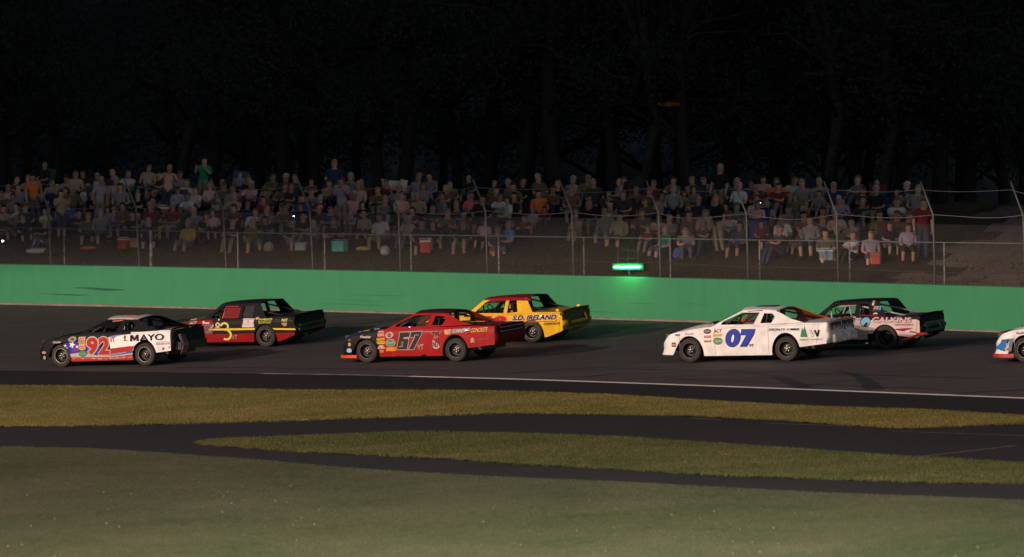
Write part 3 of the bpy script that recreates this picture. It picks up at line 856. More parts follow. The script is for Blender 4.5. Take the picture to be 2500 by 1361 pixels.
    for ax in (0, WB):
        MB().tube([(ax, -.78, .30), (ax, .78, .30)], .045, 8).build('axle', MAT_BLACK, root, True)
    # roll cage
    zt = S['zroof_f'] - .035; yt = S['gt'] - .05
    hoop = S['wins'][0][3][0] - .06
    tubes = [[(hoop, .74, .45), (hoop, .70, .85), (hoop, yt, zt - .02), (hoop, yt - .1, zt + .02), (hoop, -yt + .1, zt + .02), (hoop, -yt, zt - .02), (hoop, -.70, .85), (hoop, -.74, .45)]]
    for sg in (1, -1):
        tubes.append([(hoop, sg * yt, zt), (S['roof_f'] - .06, sg * (yt - .01), zt - .02), (S['roof_f'] + .10, sg * yt, zt - .08), (S['cowl'] - .12, sg * .72, S['belt'](1.8) - .02), (S['cowl'] - .05, sg * .72, .5)])
        tubes.append([(S['cowl'] - .42, sg * .73, .5), (S['roof_f'] + .02, sg * (yt + .03), zt - .05)])
        tubes.append([(hoop, sg * (yt - .03), zt - .02), (-.55, sg * .55, S['belt'](-.4) - .02)])
    tubes.append([(hoop, .6, .8), (hoop, -.3, zt - .02)])
    for p in tubes: MB().tube(p, .022, 7).build('roll_bar', cage, root, True)
    # seat and steering wheel
    MB().box((.92, .36, .52), (.5, .48, .12)).box((.70, .36, .78), (.10, .46, .56)).box((.72, .36, 1.02), (.14, .26, .16)).box((.78, .60, .80), (.22, .05, .22)).build('racing_seat', MAT_BLACK, root, bevel=.02)
    MB().lathe([(.165 + .014 * math.cos(a), .014 * math.sin(a)) for a in np.linspace(0, 2 * math.pi, 9)], 24, axis='Z').build('steering_wheel', MAT_BLACK, root, True)
    sw = [o for o in root.children if o.name.startswith('steering_wheel')][-1]; sw.location = (1.42, .36, .86); sw.rotation_euler = (0, math.radians(-62), 0)
    MB().box((1.75, 0, .74), (.28, 1.4, .16)).build('dashboard', MAT_BLACK, root, bevel=.02)
    for x, wsel, stv in ((0, 1, 0), (WB, 1, steer)):
        make_wheel(root, x, .79, 1, rim, stv, ring); make_wheel(root, x, -.79, -1, rim, stv, ring)
    return c

def driver(c, label, suit, helmet):
    """upper body of the driver in the seat"""
    me = DRIVER_MESH
    o = bpy.data.objects.new('person', me); link(o)
    o.matrix_world = c.root.matrix_world @ Matrix.Translation((.84, .36, .20 if c.spec['xn'] > 3.4 else .14))
    tag(o, label, 'person', 'drivers in the race cars')
    o['shirt'] = suit; o['skin'] = (.25, .15, .1); o['trouser'] = suit
    h = mesh_obj('helmet', HELMET[0], HELMET[1], helmet, o, smooth=True)
    v = mesh_obj('visor', HELMET[2], HELMET[3], MAT_BLACK, h, smooth=True)
    return o

# decals: everything is laid on the left side of the body, following its curve
def side_points(c, pix):
    return [c.lp(*p) for p in pix]
def to3(c, x, z, off, frame=False):
    if frame: return (x, c.gy(x, z) + .013 + off, z)
    return (x, c.side_y(x, z) + off, z)
_fm = {}
def flat(col, rough=.5):
    k = (tuple(round(q, 4) for q in col), rough)
    if k not in _fm: _fm[k] = M('vinyl_%d' % len(_fm), col, .6, spec=.08)
    return _fm[k]
def poly(c, name, pix, col, off=.006, frame=False, grid=.10, parent=None, holes=()):
    yy = HW if not frame else .72
    pts = [c.lp(*p, yy) for p in pix]
    V = [Vector(p) for p in pts]; n = len(V); E_ = [(i, (i + 1) % n) for i in range(n)]
    x0, x1 = min(p[0] for p in pts), max(p[0] for p in pts); z0, z1 = min(p[1] for p in pts), max(p[1] for p in pts)
    def ins_(p):
        r = False
        for i in range(n):
            a, b = pts[i], pts[i - 1]
            if (a[1] > p[1]) != (b[1] > p[1]) and p[0] < (b[0] - a[0]) * (p[1] - a[1]) / (b[1] - a[1] + 1e-12) + a[0]: r = not r
        return r
    for gx in np.arange(x0 + grid / 2, x1, grid):
        for gz in np.arange(z0 + grid / 2, z1, grid):
            if ins_((gx, gz)): V.append(Vector((gx, gz)))
    vs, es, fs, *_ = delaunay_2d_cdt(V, E_, [], 1, 1e-5)
    return mesh_obj(name, [to3(c, p.x, p.y, off, frame) for p in vs], [tuple(f) for f in fs], flat(col) if isinstance(col, tuple) else col, parent or c.root)
def ell(cx, cy, rx, ry, n=20, rot=0.0):
    cr, sr = math.cos(rot), math.sin(rot)
    return [(cx + rx * math.cos(a) * cr - ry * math.sin(a) * sr, cy + rx * math.cos(a) * sr + ry * math.sin(a) * cr) for a in [2 * math.pi * k / n for k in range(n)]]
def rect(x0, y0, x1, y1, dy=0.0): return [(x0, y0), (x1, y0 + dy), (x1, y1 + dy), (x0, y1)]
def text(c, txt, bl, br, tl, col, bold=0.0, off=.017, frame=False, name='lettering', parent=None, res=3, ref=None):
    """lettering whose bounding box is the parallelogram bl, br, tl (photo pixels)"""
    v, f = text_mesh(txt, bold, res)
    v0, _ = text_mesh(txt, bold if ref is None else ref, res)
    lo, hi = v0[:, :2].min(0), v0[:, :2].max(0)
    bl, br, tl = map(np.array, (bl, br, tl))
    yy = HW if not frame else .72
    out = []
    for p in v:
        u, w = (p[0] - lo[0]) / (hi[0] - lo[0]), (p[1] - lo[1]) / (hi[1] - lo[1])
        q = bl + (br - bl) * u + (tl - bl) * w
        x, z = c.lp(q[0], q[1], yy); out.append(to3(c, x, z, off, frame))
    return mesh_obj(name, out, f, flat(col) if isinstance(col, tuple) else col, parent or c.root)
def ztr(ox, oy, k): return lambda *p: (ox + p[0] / k, oy + p[1] / k)
def zl(Z, pts): return [Z(*p) for p in pts]
# ------------------------------------------------------------------ people
def attr_mat(name, attr, rough=.85):
    m = bpy.data.materials.new(name); m.use_nodes = True; nt = m.node_tree; b = nt.nodes['Principled BSDF']
    a = nt.nodes.new('ShaderNodeAttribute'); a.attribute_type = 'OBJECT'; a.attribute_name = attr
    tc = nt.nodes.new('ShaderNodeTexCoord'); n = nt.nodes.new('ShaderNodeTexNoise'); n.inputs['Scale'].default_value = 9
    nt.links.new(tc.outputs['Object'], n.inputs['Vector'])
    r = nt.nodes.new('ShaderNodeMapRange'); r.inputs['To Min'].default_value = .75; r.inputs['To Max'].default_value = 1.2
    nt.links.new(n.outputs['Fac'], r.inputs['Value'])
    mx = nt.nodes.new('ShaderNodeMix'); mx.data_type = 'RGBA'; mx.blend_type = 'MULTIPLY'; mx.inputs[0].default_value = 1
    nt.links.new(a.outputs['Color'], mx.inputs[6]); nt.links.new(r.outputs[0], mx.inputs[7]); nt.links.new(mx.outputs[2], b.inputs['Base Color'])
    b.inputs['Roughness'].default_value = rough; b.inputs['Specular IOR Level'].default_value = .2
    return m
MS, MT, MK, MH = attr_mat('shirt_cloth', 'tint'), attr_mat('trouser_cloth', 'tint'), attr_mat('skin', 'tint', .6), attr_mat('hair', 'tint', .7)
def skin_mesh(joints, bones, root='pelvis', sub=2):
    """joints: name -> (pos, rx, ry); one continuous surface grown round the bones"""
    names = list(joints); me = bpy.data.meshes.new('body')
    me.from_pydata([joints[k][0] for k in names], [(names.index(a), names.index(b)) for a, b in bones], [])
    o = bpy.data.objects.new('body', me); COL.objects.link(o)
    o.modifiers.new('skin', 'SKIN'); 
    sv = me.skin_vertices[0].data
    for i, k in enumerate(names):
        r = joints[k][1:]; sv[i].radius = (r[0], r[1] if len(r) > 1 else r[0]); sv[i].use_root = (k == root)
    s = o.modifiers.new('sub', 'SUBSURF'); s.levels = s.render_levels = sub
    dg = bpy.context.evaluated_depsgraph_get(); dg.update()
    m = bpy.data.meshes.new_from_object(o.evaluated_get(dg))
    bpy.data.objects.remove(o)
    return m
def pose(kind):
    """local frame: x = to the person's left, -y = facing direction, z up; origin under the hips on the ground"""
    J = {}; 
    if kind.startswith('stand'):
        H = .92
        J['pelvis'] = ((0, 0, H), .15, .11); J['waist'] = ((0, .01, H + .16), .135, .10); J['chest'] = ((0, .01, H + .36), .165, .115); J['neck'] = ((0, 0, H + .50), .062); J['chin'] = ((0, -.02, H + .565), .085); J['head'] = ((0, -.01, H + .655), .105, .115); J['crown'] = ((0, .0, H + .735), .085, .09); J['top'] = ((0, .0, H + .775), .05)
        for s, n in ((1, 'l'), (-1, 'r')):
            J['hip' + n] = ((s * .09, 0, H - .06), .095); J['knee' + n] = ((s * .10, -.02, .49), .065); J['ankle' + n] = ((s * .11, .02, .09), .043); J['toe' + n] = ((s * .13, -.14, .035), .035)
            J['sh' + n] = ((s * .19, .01, H + .42), .065)
            if kind == 'stand_a': J['elb' + n] = ((s * .25, .03, H + .15), .047); J['wr' + n] = ((s * .25, -.08, H - .07), .032); J['hand' + n] = ((s * .245, -.11, H - .15), .036)
            else: J['elb' + n] = ((s * .27, -.10, H + .22), .047); J['wr' + n] = ((s * .18, -.30, H + .36), .032); J['hand' + n] = ((s * .15, -.35, H + .43), .036)
    else:
        H = .10 if kind != 'sit_chair' else .44
        lean = {'sit_a': .05, 'sit_b': -.08, 'sit_chair': .10, 'drive': .10}.get(kind, .05)
        J['pelvis'] = ((0, 0, H), .16, .13); J['waist'] = ((0, lean * .4, H + .17), .14, .11); J['chest'] = ((0, lean * .8, H + .37), .17, .12); J['neck'] = ((0, lean * .8, H + .51), .062); J['chin'] = ((0, lean * .7 - .02, H + .575), .085); J['head'] = ((0, lean * .7, H + .665), .105, .115); J['crown'] = ((0, lean * .7, H + .745), .085, .09); J['top'] = ((0, lean * .7, H + .785), .05)
        for s, n in ((1, 'l'), (-1, 'r')):
            kx = {'sit_a': .16, 'sit_b': .13, 'sit_chair': .15, 'drive': .12}[kind]
            J['hip' + n] = ((s * .10, -.04, H - .0), .10)
            if kind == 'sit_chair': kn, an = (s * kx, -.44, .45), (s * kx, -.44, .08)
            elif kind == 'drive': kn, an = (s * kx, -.45, H + .10), (s * kx, -.85, H - .0)
            elif kind == 'sit_b': kn, an = (s * kx, -.40, H + .16), (s * kx, -.56, -.22)
            else: kn, an = (s * kx, -.42, H + .08), (s * (kx + .02), -.50, -.26)
            J['knee' + n] = (kn, .07); J['ankle' + n] = (an, .045); J['toe' + n] = ((an[0] + s * .02, an[1] - .16, an[2] - .05), .036)
            cy = lean * .8
            J['sh' + n] = ((s * .20, cy, H + .43), .065)
            if kind == 'sit_b': J['elb' + n] = ((s * .25, cy - .22, H + .24), .047); J['wr' + n] = ((s * .13, -.40, H + .27), .032); J['hand' + n] = ((s * .08, -.45, H + .29), .036)
            elif kind == 'drive': J['elb' + n] = ((s * .27, cy - .22, H + .22), .05); J['wr' + n] = ((s * .17, -.46, H + .30), .034); J['hand' + n] = ((s * .16, -.52, H + .32), .038)
            else: J['elb' + n] = ((s * .26, cy - .06, H + .17), .047); J['wr' + n] = ((s * .17, -.26, H + .13), .032); J['hand' + n] = ((s * .15, -.34, H + .15), .036)
    B = [('pelvis', 'waist'), ('waist', 'chest'), ('chest', 'neck'), ('neck', 'chin'), ('chin', 'head'), ('head', 'crown'), ('crown', 'top')]
    for n in 'lr': B += [('pelvis', 'hip' + n), ('hip' + n, 'knee' + n), ('knee' + n, 'ankle' + n), ('ankle' + n, 'toe' + n), ('chest', 'sh' + n), ('sh' + n, 'elb' + n), ('elb' + n, 'wr' + n), ('wr' + n, 'hand' + n)]
    return J, B
def seg_dist(p, a, b):
    a, b, p = Vector(a), Vector(b), Vector(p); d = b - a; t = max(0, min(1, (p - a).dot(d) / d.length_squared)); return (p - a - d * t).length
def make_person_kit(kind):
    J, B = pose(kind); me = skin_mesh(J, B)
    me.materials.clear(); me.materials.append(MK); me.shade_smooth()
    # fingers, rooted in the palms
    bm = bmesh.new(); bm.from_mesh(me); mb = MB()
    for n in 'lr':
        w, h = Vector(J['wr' + n][0]), Vector(J['hand' + n][0]); d = (h - w).normalized(); sx = Vector((1, 0, 0)) - d * d.x; sx.normalize(); dn = d.cross(sx)
        if dn.z > 0: dn = -dn
        for k, L in enumerate((.06, .075, .08, .07)):
            b0 = h + sx * (k - 1.5) * .019 + d * .015; mb.tube([b0, b0 + d * L * .55, b0 + d * L * .8 + dn * .025], [.009, .0085, .006], 5)
        s = -1 if n == 'l' else 1; b0 = w + d * .05 + sx * s * .03; mb.tube([b0, b0 + sx * s * .03 + d * .03, b0 + sx * s * .03 + d * .06], [.011, .010, .007], 5)
    # nose
    hd = Vector(J['head'][0]) + Vector((0, -.10, -.03)); mb.tube([hd + Vector((0, .02, .03)), hd + Vector((0, -.012, -.005))], [.010, .016], 5)
    m2 = bpy.data.meshes.new('x'); m2.from_pydata(mb.v, [], mb.f); bm.from_mesh(m2)
    bm.to_mesh(me); bm.free(); me.update()
    # clothing lifted off the body surface
    zone = {}
    co = [v.co.copy() for v in me.vertices]; no = [v.normal.copy() for v in me.vertices]
    def nearest(p):
        best = None
        for a, b in B:
            dd = seg_dist(p, J[a][0], J[b][0]) / (J[a][1] + J[b][1])
            if best is None or dd < best[0]: best = (dd, a, b)
        return best[1], best[2]
    nb = [nearest(p) for p in co]
    def is_shirt(i):
        a, b = nb[i]
        return (a in ('pelvis', 'waist', 'chest') and b in ('waist', 'chest')) or b.startswith('sh') or (a.startswith('sh') and (co[i] - Vector(J[a][0])).length < .20) or (b == 'neck' and co[i].z < J['neck'][0][2] - .05)
    def is_trouser(i):
        a, b = nb[i]
        return b.startswith('hip') or b.startswith('knee') or (a == 'pelvis' and b == 'waist' and co[i].z < J['pelvis'][0][2] + .06) or (b.startswith('ankle') and kind in ('stand_a', 'sit_b', 'drive'))
    def is_shoe(i): return nb[i][1].startswith('toe')
    def shell(name, test, lift, mat):
        fs = [tuple(p.vertices) for p in me.polygons if sum(test(v) for v in p.vertices) >= len(p.vertices) / 2]
        used = sorted({v for f in fs for v in f}); mp = {v: i for i, v in enumerate(used)}
        m = bpy.data.meshes.new(name); m.from_pydata([co[v] + no[v] * lift for v in used], [], [tuple(mp[v] for v in f) for f in fs]); m.materials.append(mat); m.shade_smooth(); return m
    kit = dict(body=me, shirt=shell('shirt', is_shirt, .014, MS), trousers=shell('trousers', is_trouser, .011, MT), shoe_l=shell('shoe', lambda i: is_shoe(i) and co[i].x > 0, .012, MAT_BLACK), shoe_r=shell('shoe', lambda i: is_shoe(i) and co[i].x <= 0, .012, MAT_BLACK))
    hc = Vector(J['head'][0]) + Vector((0, .012, .02))
    def cap_shell(r, zmin, brim=False, long=0.0):
        v, f = [], []
        N, R = 14, 6
        for j in range(R + 1):
            ph = math.pi / 2 - j / R * (math.pi / 2 + .5)
            for k in range(N):
                a = 2 * math.pi * k / N; z = r[2] * math.sin(ph); cut = zmin + (.05 if math.sin(a) < -.3 else 0)
                y = r[1] * math.cos(ph) * math.sin(a); 
                zz = max(z, cut) if not (long and math.sin(a) > -.2) else z - long * max(0, -math.sin(ph))
                v.append(hc + Vector((r[0] * math.cos(ph) * math.cos(a), y, zz)))
        for j in range(R):
            for k in range(N): f.append((j * N + k, j * N + (k + 1) % N, (j + 1) * N + (k + 1) % N, (j + 1) * N + k))
        if brim:
            b0 = len(v)
            for k in range(7):
                a = math.pi + math.pi * (k + .0) / 6 * 1.0
                p = Vector((.085 * math.cos(a), .10 * math.sin(a), .045)); q = Vector((.08 * math.cos(a), .10 * math.sin(a) + .09 * math.sin(a), .03)); v += [hc + p, hc + q]
            for k in range(6): f.append((b0 + 2 * k, b0 + 2 * k + 1, b0 + 2 * k + 3, b0 + 2 * k + 2))
        m = bpy.data.meshes.new('hair'); m.from_pydata(v, [], f); m.materials.append(MH); m.shade_smooth(); return m
    kit['hair'] = cap_shell((.098, .118, .115), -.02); kit['long_hair'] = cap_shell((.104, .122, .118), -.03, long=.35); kit['cap'] = cap_shell((.101, .12, .118), .035, brim=True)
    kit['J'] = J
    return kit
KIT = {k: make_person_kit(k) for k in ('sit_a', 'sit_b', 'sit_chair', 'stand_a', 'stand_b', 'drive')}
DRV = KIT['drive']
# driver: suit coloured body
COLORS = {'white': (.62, .58, .55), 'black': (.02, .02, .022), 'charcoal': (.05, .05, .052), 'grey': (.22, .21, .21), 'navy': (.03, .04, .09), 'blue': (.05, .12, .38), 'light blue': (.12, .28, .52), 'red': (.42, .05, .04), 'maroon': (.18, .03, .035), 'orange': (.75, .20, .05), 'pink': (.68, .16, .17), 'pale pink': (.62, .38, .34), 'purple': (.24, .10, .34), 'green': (.03, .24, .13), 'teal': (.06, .35, .28), 'olive': (.14, .13, .06), 'tan': (.40, .31, .20), 'brown': (.16, .10, .06), 'yellow': (.60, .42, .06), 'lavender': (.36, .30, .38)}
TROUSER = [(.03, .04, .07), (.05, .06, .10), (.03, .03, .03), (.30, .24, .16), (.10, .11, .14), (.22, .20, .17)]
HAIR = [(.02, .015, .01), (.06, .035, .02), (.14, .08, .04), (.30, .22, .12), (.25, .24, .23)]
SKIN = [(.42, .25, .17), (.36, .21, .15), (.46, .28, .20), (.30, .17, .12)]
def place_person(kind, P, face, shirt, cap=None, long=False, scale=1.0, trouser=None):
    k = KIT[kind]
    o = bpy.data.objects.new('person', k['body']); link(o)
    o.location = P; o.rotation_euler = (0, 0, face); o.scale = (scale,) * 3
    o['tint'] = random.choice(SKIN)
    def ch(nm, me, t):
        t = tuple(k * .78 for k in t) if nm in ('shirt', 'trousers') else t
        q = bpy.data.objects.new(nm, me); link(q, o); q['tint'] = t; return q
    ch('shirt', k['shirt'], shirt); ch('trousers', k['trousers'], trouser or random.choice(TROUSER)); ch('shoe', k['shoe_l'], (.03, .03, .03)); ch('shoe', k['shoe_r'], (.03, .03, .03))
    if cap: ch('cap', k['cap'], cap)
    else: ch('long_hair' if long else 'hair', k['long_hair'] if long else k['hair'], random.choice(HAIR))
    return o
ORD = ['first', 'second', 'third', 'fourth', 'fifth', 'sixth', 'seventh', 'eighth', 'ninth', 'tenth', 'eleventh', 'twelfth', 'thirteenth', 'fourteenth', 'fifteenth', 'sixteenth', 'seventeenth', 'eighteenth', 'nineteenth']
def ordinal(n):
    if n < 20: return ORD[n - 1]
    tens = {2: 'twent', 3: 'thirt', 4: 'fort', 5: 'fift', 6: 'sixt'}[n // 10]
    return tens + 'ieth' if n % 10 == 0 else tens + 'y-' + ORD[n % 10 - 1]
ROWS = ['front row', 'second row', 'third row', 'fourth row', 'back row']
ROW_S = [3.95, 4.95, 5.95, 6.95, 7.9]
# people told apart in the photograph: x, row, shirt, pose, cap
KNOWN = [(-30, 2, 'maroon', 'sit_a', 0), (22, 2, 'pale pink', 'sit_a', 0), (42, 1, 'pale pink', 'sit_b', 0), (90, 1, 'orange', 'stand_a', 0), (8, 0, 'charcoal', 'sit_a', 0), (112, 0, 'black', 'sit_b', 'white'), (168, 1, 'blue', 'sit_b', 0), (150, 0, 'tan', 'stand_b', 0), (238, 1, 'lavender', 'stand_a', 0), (240, 3, 'white', 'sit_a', 'white'), (310, 2, 'teal', 'sit_a', 0), (212, 0, 'olive', 'sit_a', 'orange'), (340, 1, 'tan', 'sit_b', 'white'), (300, 0, 'brown', 'sit_chair', 0), (375, 1, 'maroon', 'sit_a', 'white'), (405, 1, 'pale pink', 'stand_b', 0), (450, 2, 'white', 'sit_a', 0), (478, 2, 'white', 'sit_b', 0), (458, 0, 'yellow', 'sit_a', 0), (468, 3, 'purple', 'sit_a', 0), (492, 2, 'green', 'stand_b', 0), (528, 1, 'green', 'sit_a', 'white'), (420, 0, 'maroon', 'sit_chair', 0), (500, 0, 'black', 'sit_b', 0), (570, 2, 'grey', 'sit_a', 0), (615, 2, 'pale pink', 'sit_b', 0), (616, 0, 'brown', 'sit_a', 0), (650, 0, 'black', 'sit_b', 0), (692, 2, 'brown', 'sit_a', 0), (710, 0, 'black', 'sit_a', 0), (770, 0, 'grey', 'sit_b', 0), (826, 1, 'pale pink', 'sit_a', 0), (836, 1, 'lavender', 'stand_b', 0), (874, 2, 'pale pink', 'sit_a', 0), (818, 0, 'black', 'sit_b', 0), (932, 0, 'white', 'sit_a', 0), (945, 3, 'maroon', 'sit_b', 0), (988, 3, 'grey', 'sit_b', 0), (1000, 0, 'pale pink', 'sit_b', 0), (1055, 3, 'grey', 'sit_a', 0), (1105, 3, 'brown', 'sit_a', 0), (1147, 2, 'pink', 'sit_a', 0), (1060, 0, 'black', 'sit_a', 0), (1122, 1, 'charcoal', 'sit_b', 'tan'), (1208, 3, 'olive', 'sit_a', 'white'), (1238, 0, 'light blue', 'sit_a', 0), (1320, 2, 'orange', 'sit_a', 0), (1330, 1, 'maroon', 'sit_b', 0), (1412, 1, 'tan', 'sit_b', 'white'), (1440, 1, 'black', 'sit_a', 0), (1518, 3, 'red', 'sit_a', 0), (1455, 3, 'charcoal', 'sit_a', 0), (1570, 1, 'brown', 'sit_b', 0), (1525, 1, 'charcoal', 'sit_chair', 0), (1622, 0, 'green', 'sit_a', 0), (1705, 1, 'navy', 'sit_a', 'white'), (1752, 2, 'black', 'stand_a', 0), (1685, 1, 'charcoal', 'sit_b', 0), (1758, 0, 'black', 'stand_a', 'orange'), (1805, 0, 'navy', 'sit_a', 0), (1722, 0, 'charcoal', 'sit_b', 0), (1860, 0, 'maroon', 'sit_chair', 0), (1900, 3, 'orange', 'sit_a', 0), (1945, 2, 'olive', 'sit_a', 0), (1915, 1, 'white', 'sit_a', 0), (1998, 2, 'grey', 'sit_a', 0), (1968, 1, 'brown', 'sit_b', 0), (2052, 2, 'charcoal', 'sit_a', 'white'), (2084, 0, 'white', 'sit_b', 0), (2036, 3, 'navy', 'sit_a', 'white'), (2098, 3, 'grey', 'sit_b', 0), (2170, 0, 'black', 'sit_chair', 0), (2150, 1, 'olive', 'sit_a', 0), (2188, 3, 'charcoal', 'sit_a', 0), (2250, 0, 'maroon', 'stand_a', 0), (2215, 0, 'lavender', 'sit_chair', 0), (2195, 2, 'brown', 'sit_b', 0)]
people = []
for i, (x, r, sh, ps, cp) in enumerate(KNOWN): people.append([x, (0, 1 + i % 2, 3, 4)[r], sh, ps, cp or None])
FILL = ['black', 'charcoal', 'navy', 'grey', 'olive', 'brown', 'charcoal', 'maroon', 'black', 'white', 'grey', 'lavender', 'tan', 'pale pink', 'brown', 'grey']
gaps = [(1255, 1400, 0), (1400, 1560, 0), (1290, 1380, 1), (860, 915, 0)]
for r in range(5):
    x = -60 + r * 13
    while x < (2265, 2275, 2260, 2240, 2215)[r]:
        x += random.uniform(28, 54)
        if x > 2262: break
        if any(abs(x - p[0]) < 24 for p in people if p[1] == r) or any(a < x < b and rr == r for a, b, rr in gaps): continue
        people.append([x, r, random.choice(FILL), random.choice(['sit_a', 'sit_a', 'sit_b', 'sit_b', 'sit_chair']), random.choice([None, None, None, 'white', 'navy', 'tan', 'black'])])
people.sort(key=lambda p: (p[1], p[0]))
POSE_WORD = {'sit_a': 'sitting', 'sit_b': 'leaning forward', 'sit_chair': 'in a folding chair', 'stand_a': 'standing', 'stand_b': 'standing, hands raised'}
chair_spots = []
cnt = {}
for x, r, sh, ps, cp in people:
    s = ROW_S[r] + random.uniform(-.4, .4)
    t, _ = wall_hit(x, 560, s)
    p = W0 + WT * t + WN * s; z = hill_z(t, s)
    toward = math.atan2(WN[0], -WN[1])           # facing the track
    face = -.29 + random.uniform(-.35, .45)
    if ps.startswith('stand') or ps == 'sit_chair': z -= .0
    cnt[r] = cnt.get(r, 0) + 1
    o = place_person(ps, (p[0], p[1], z - (.02 if ps.startswith('sit') else 0)), face, COLORS[sh], COLORS[cp] if cp else None, random.random() < .35, random.choice([random.uniform(.92, 1.05)] * 4 + [random.uniform(.70, .82)]))
    o.rotation_euler = (random.uniform(-.14, .10) if ps != 'sit_chair' else 0, random.uniform(-.13, .13), face + random.choice([0, 0, 0, .6, -.6]))
    tag(o, '%s, %s from left in %s, %s shirt%s' % (POSE_WORD[ps], ordinal(cnt[r]), ROWS[r], sh, ', %s cap' % cp if cp else ''), 'person', 'spectators on the hillside')
    o['label'] = 'person ' + o['label']
    if ps == 'sit_chair': chair_spots.append((o, r, cnt[r]))
# folding chairs
def chair_kit():
    t = MB()
    for s in (-1, 1):
        t.tube([(s * .26, -.26, 0), (s * .26, .24, .46)], .012, 6).tube([(s * .26, .26, 0), (s * .26, -.24, .44)], .012, 6).tube([(s * .26, .22, .40), (s * .26, .34, .92)], .012, 6)
    for y, z in ((-.24, .44), (.24, .46), (.34, .91)): t.tube([(-.26, y, z), (.26, y, z)], .012, 6)
    return t
CH = chair_kit(); chair_cols = [(.03, .05, .16), (.03, .12, .06), (.10, .02, .02), (.04, .04, .04)]
cmats = [M('chair_cloth_%d' % i, c_, .9) for i, c_ in enumerate(chair_cols)]; cw = ['navy', 'green', 'maroon', 'black']
_cf = None
for i, (o, r, n_) in enumerate(chair_spots):
    ci = i % 4
    e = empty('folding_chair', o.location); e.rotation_euler = o.rotation_euler
    tag(e, '%s folding chair under the %s person from left in %s' % (cw[ci], ordinal(n_), ROWS[r]), 'chair', 'folding chairs on the hillside')
    CH.build('chair_frame', MAT_BLACK, e) if _cf is None else link(bpy.data.objects.new('chair_frame', _cf), e)
    if _cf is None: _cf = [q for q in e.children][0].data
    mesh_obj('seat', [(-.26, -.24, .41), (.26, -.24, .41), (.26, .22, .37), (-.26, .22, .37)], [(0, 1, 2, 3)], cmats[ci], e, solid=.01)
    mesh_obj('backrest', [(-.26, .23, .40), (.26, .23, .40), (.26, .35, .90), (-.26, .35, .90)], [(0, 1, 2, 3)], cmats[ci], e, solid=.01)
# driver mesh and helmet
J = DRV['J']; bm = bmesh.new(); bm.from_mesh(DRV['body']); bmesh.ops.rotate(bm, verts=bm.verts, matrix=Matrix.Rotation(math.pi / 2, 3, 'Z')); DRIVER_MESH = bpy.data.meshes.new('driver_body'); bm.to_mesh(DRIVER_MESH); bm.free()
DRIVER_MESH.materials.append(M('driver_suit', (.04, .04, .045), .8)); DRIVER_MESH.shade_smooth()
_h = MB(); _hc = Vector((-.07 + .0, 0, .81)); _v = MB()
_h.lathe([(.135 * math.cos(a), .145 * math.sin(a)) for a in np.linspace(-1.0, math.pi / 2, 10)], 18, axis='Z', c=tuple(_hc))
for j, zz in enumerate((-.03, .045)):
    pass
vv_, ff_ = [], []
for k in range(9):
    a = -1.1 + 2.2 * k / 8
    for zz in (-.035, .045): 
        rr = .135 * math.sqrt(1 - (zz / .145) ** 2) + .004; vv_.append(tuple(_hc + Vector((rr * math.cos(a), rr * math.sin(a), zz))))
ff_ = [(2 * k, 2 * k + 2, 2 * k + 3, 2 * k + 1) for k in range(8)]
HELMET = (_h.v, _h.f, vv_, ff_)

# ------------------------------------------------------------------ coolers, bags, banner and lights among the crowd
def at_hill(px, py_guess, s):
    t, _ = wall_hit(px, py_guess, s); p = W0 + WT * t + WN * s; return Vector((p[0], p[1], hill_z(t, s)))
def cooler(px, s, w, d, h, body, lid, label):
    P = at_hill(px, 590, s); e = empty('cooler', P); e.rotation_euler = (0, 0, random.uniform(-.6, .1)); tag(e, label, 'cooler', 'coolers on the hillside')
    MB().box((0, 0, h * .45), (w, d, h * .9)).build('cooler_body', M('cooler_plastic', body, .4), e, bevel=.03)
    MB().box((0, 0, h * .95), (w * 1.04, d * 1.04, h * .16)).build('lid', M('cooler_lid', lid, .4), e, bevel=.02)
    MB().tube([(-w * .52, 0, h * .7), (-w * .56, 0, h * 1.15), (w * .56, 0, h * 1.15), (w * .52, 0, h * .7)], .012, 6).build('handle', M('cooler_handle', lid, .4), e)
cooler(302, 3.25, .30, .28, .30, (.45, .03, .025), (.62, .55, .5), 'small red cooler with white lid left of the wooden box, front of crowd')
cooler(400, 6.0, .62, .40, .42, (.32, .045, .03), (.62, .50, .42), 'large red cooler with pale lid between the third row people')
cooler(1038, 3.25, .30, .28, .36, (.45, .03, .025), (.66, .58, .52), 'red cooler with white lid at the front of the crowd, right of white bag')
cooler(2137, 3.25, .28, .26, .30, (.42, .06, .03), (.50, .15, .10), 'orange red bucket cooler at the right end of the front row')
cooler(830, 3.25, .42, .30, .30, (.10, .42, .36), (.14, .46, .40), 'teal cooler at the foot of the front row')
cooler(735, 3.3, .34, .26, .20, (.30, .30, .34), (.42, .42, .44), 'pale grey cooler left of the teal cooler')
cooler(2018, 3.25, .40, .28, .30, (.16, .24, .28), (.42, .50, .54), 'blue grey cooler between the thin posts near the right')
def lump(name, px, s, r, col, label, cat):
    P = at_hill(px, 595, s); bm = bmesh.new(); bmesh.ops.create_icosphere(bm, subdivisions=3, radius=1)
    for v in bm.verts:
        q = v.co; k = 1 + .12 * math.sin(7 * q.x + 3 * q.z) * math.cos(6 * q.y + px); v.co = Vector((q.x * r[0] * k, q.y * r[1] * k, max(q.z, -.85) * r[2] * k + r[2] * .8))
        if q.z > .75: v.co.x *= .55; v.co.y *= .55; v.co.z += r[2] * .3
    me = bpy.data.meshes.new(name); bm.to_mesh(me); bm.free(); me.materials.append(M(name + '_cloth', col, .8, var=.3, scale=14)); me.shade_smooth()
    o = link(bpy.data.objects.new(name, me)); o.location = P; tag(o, label, cat)
lump('bag', 940, 3.2, (.15, .14, .16), (.30, .33, .33), 'knotted white bag at the feet of the front row', 'bag')
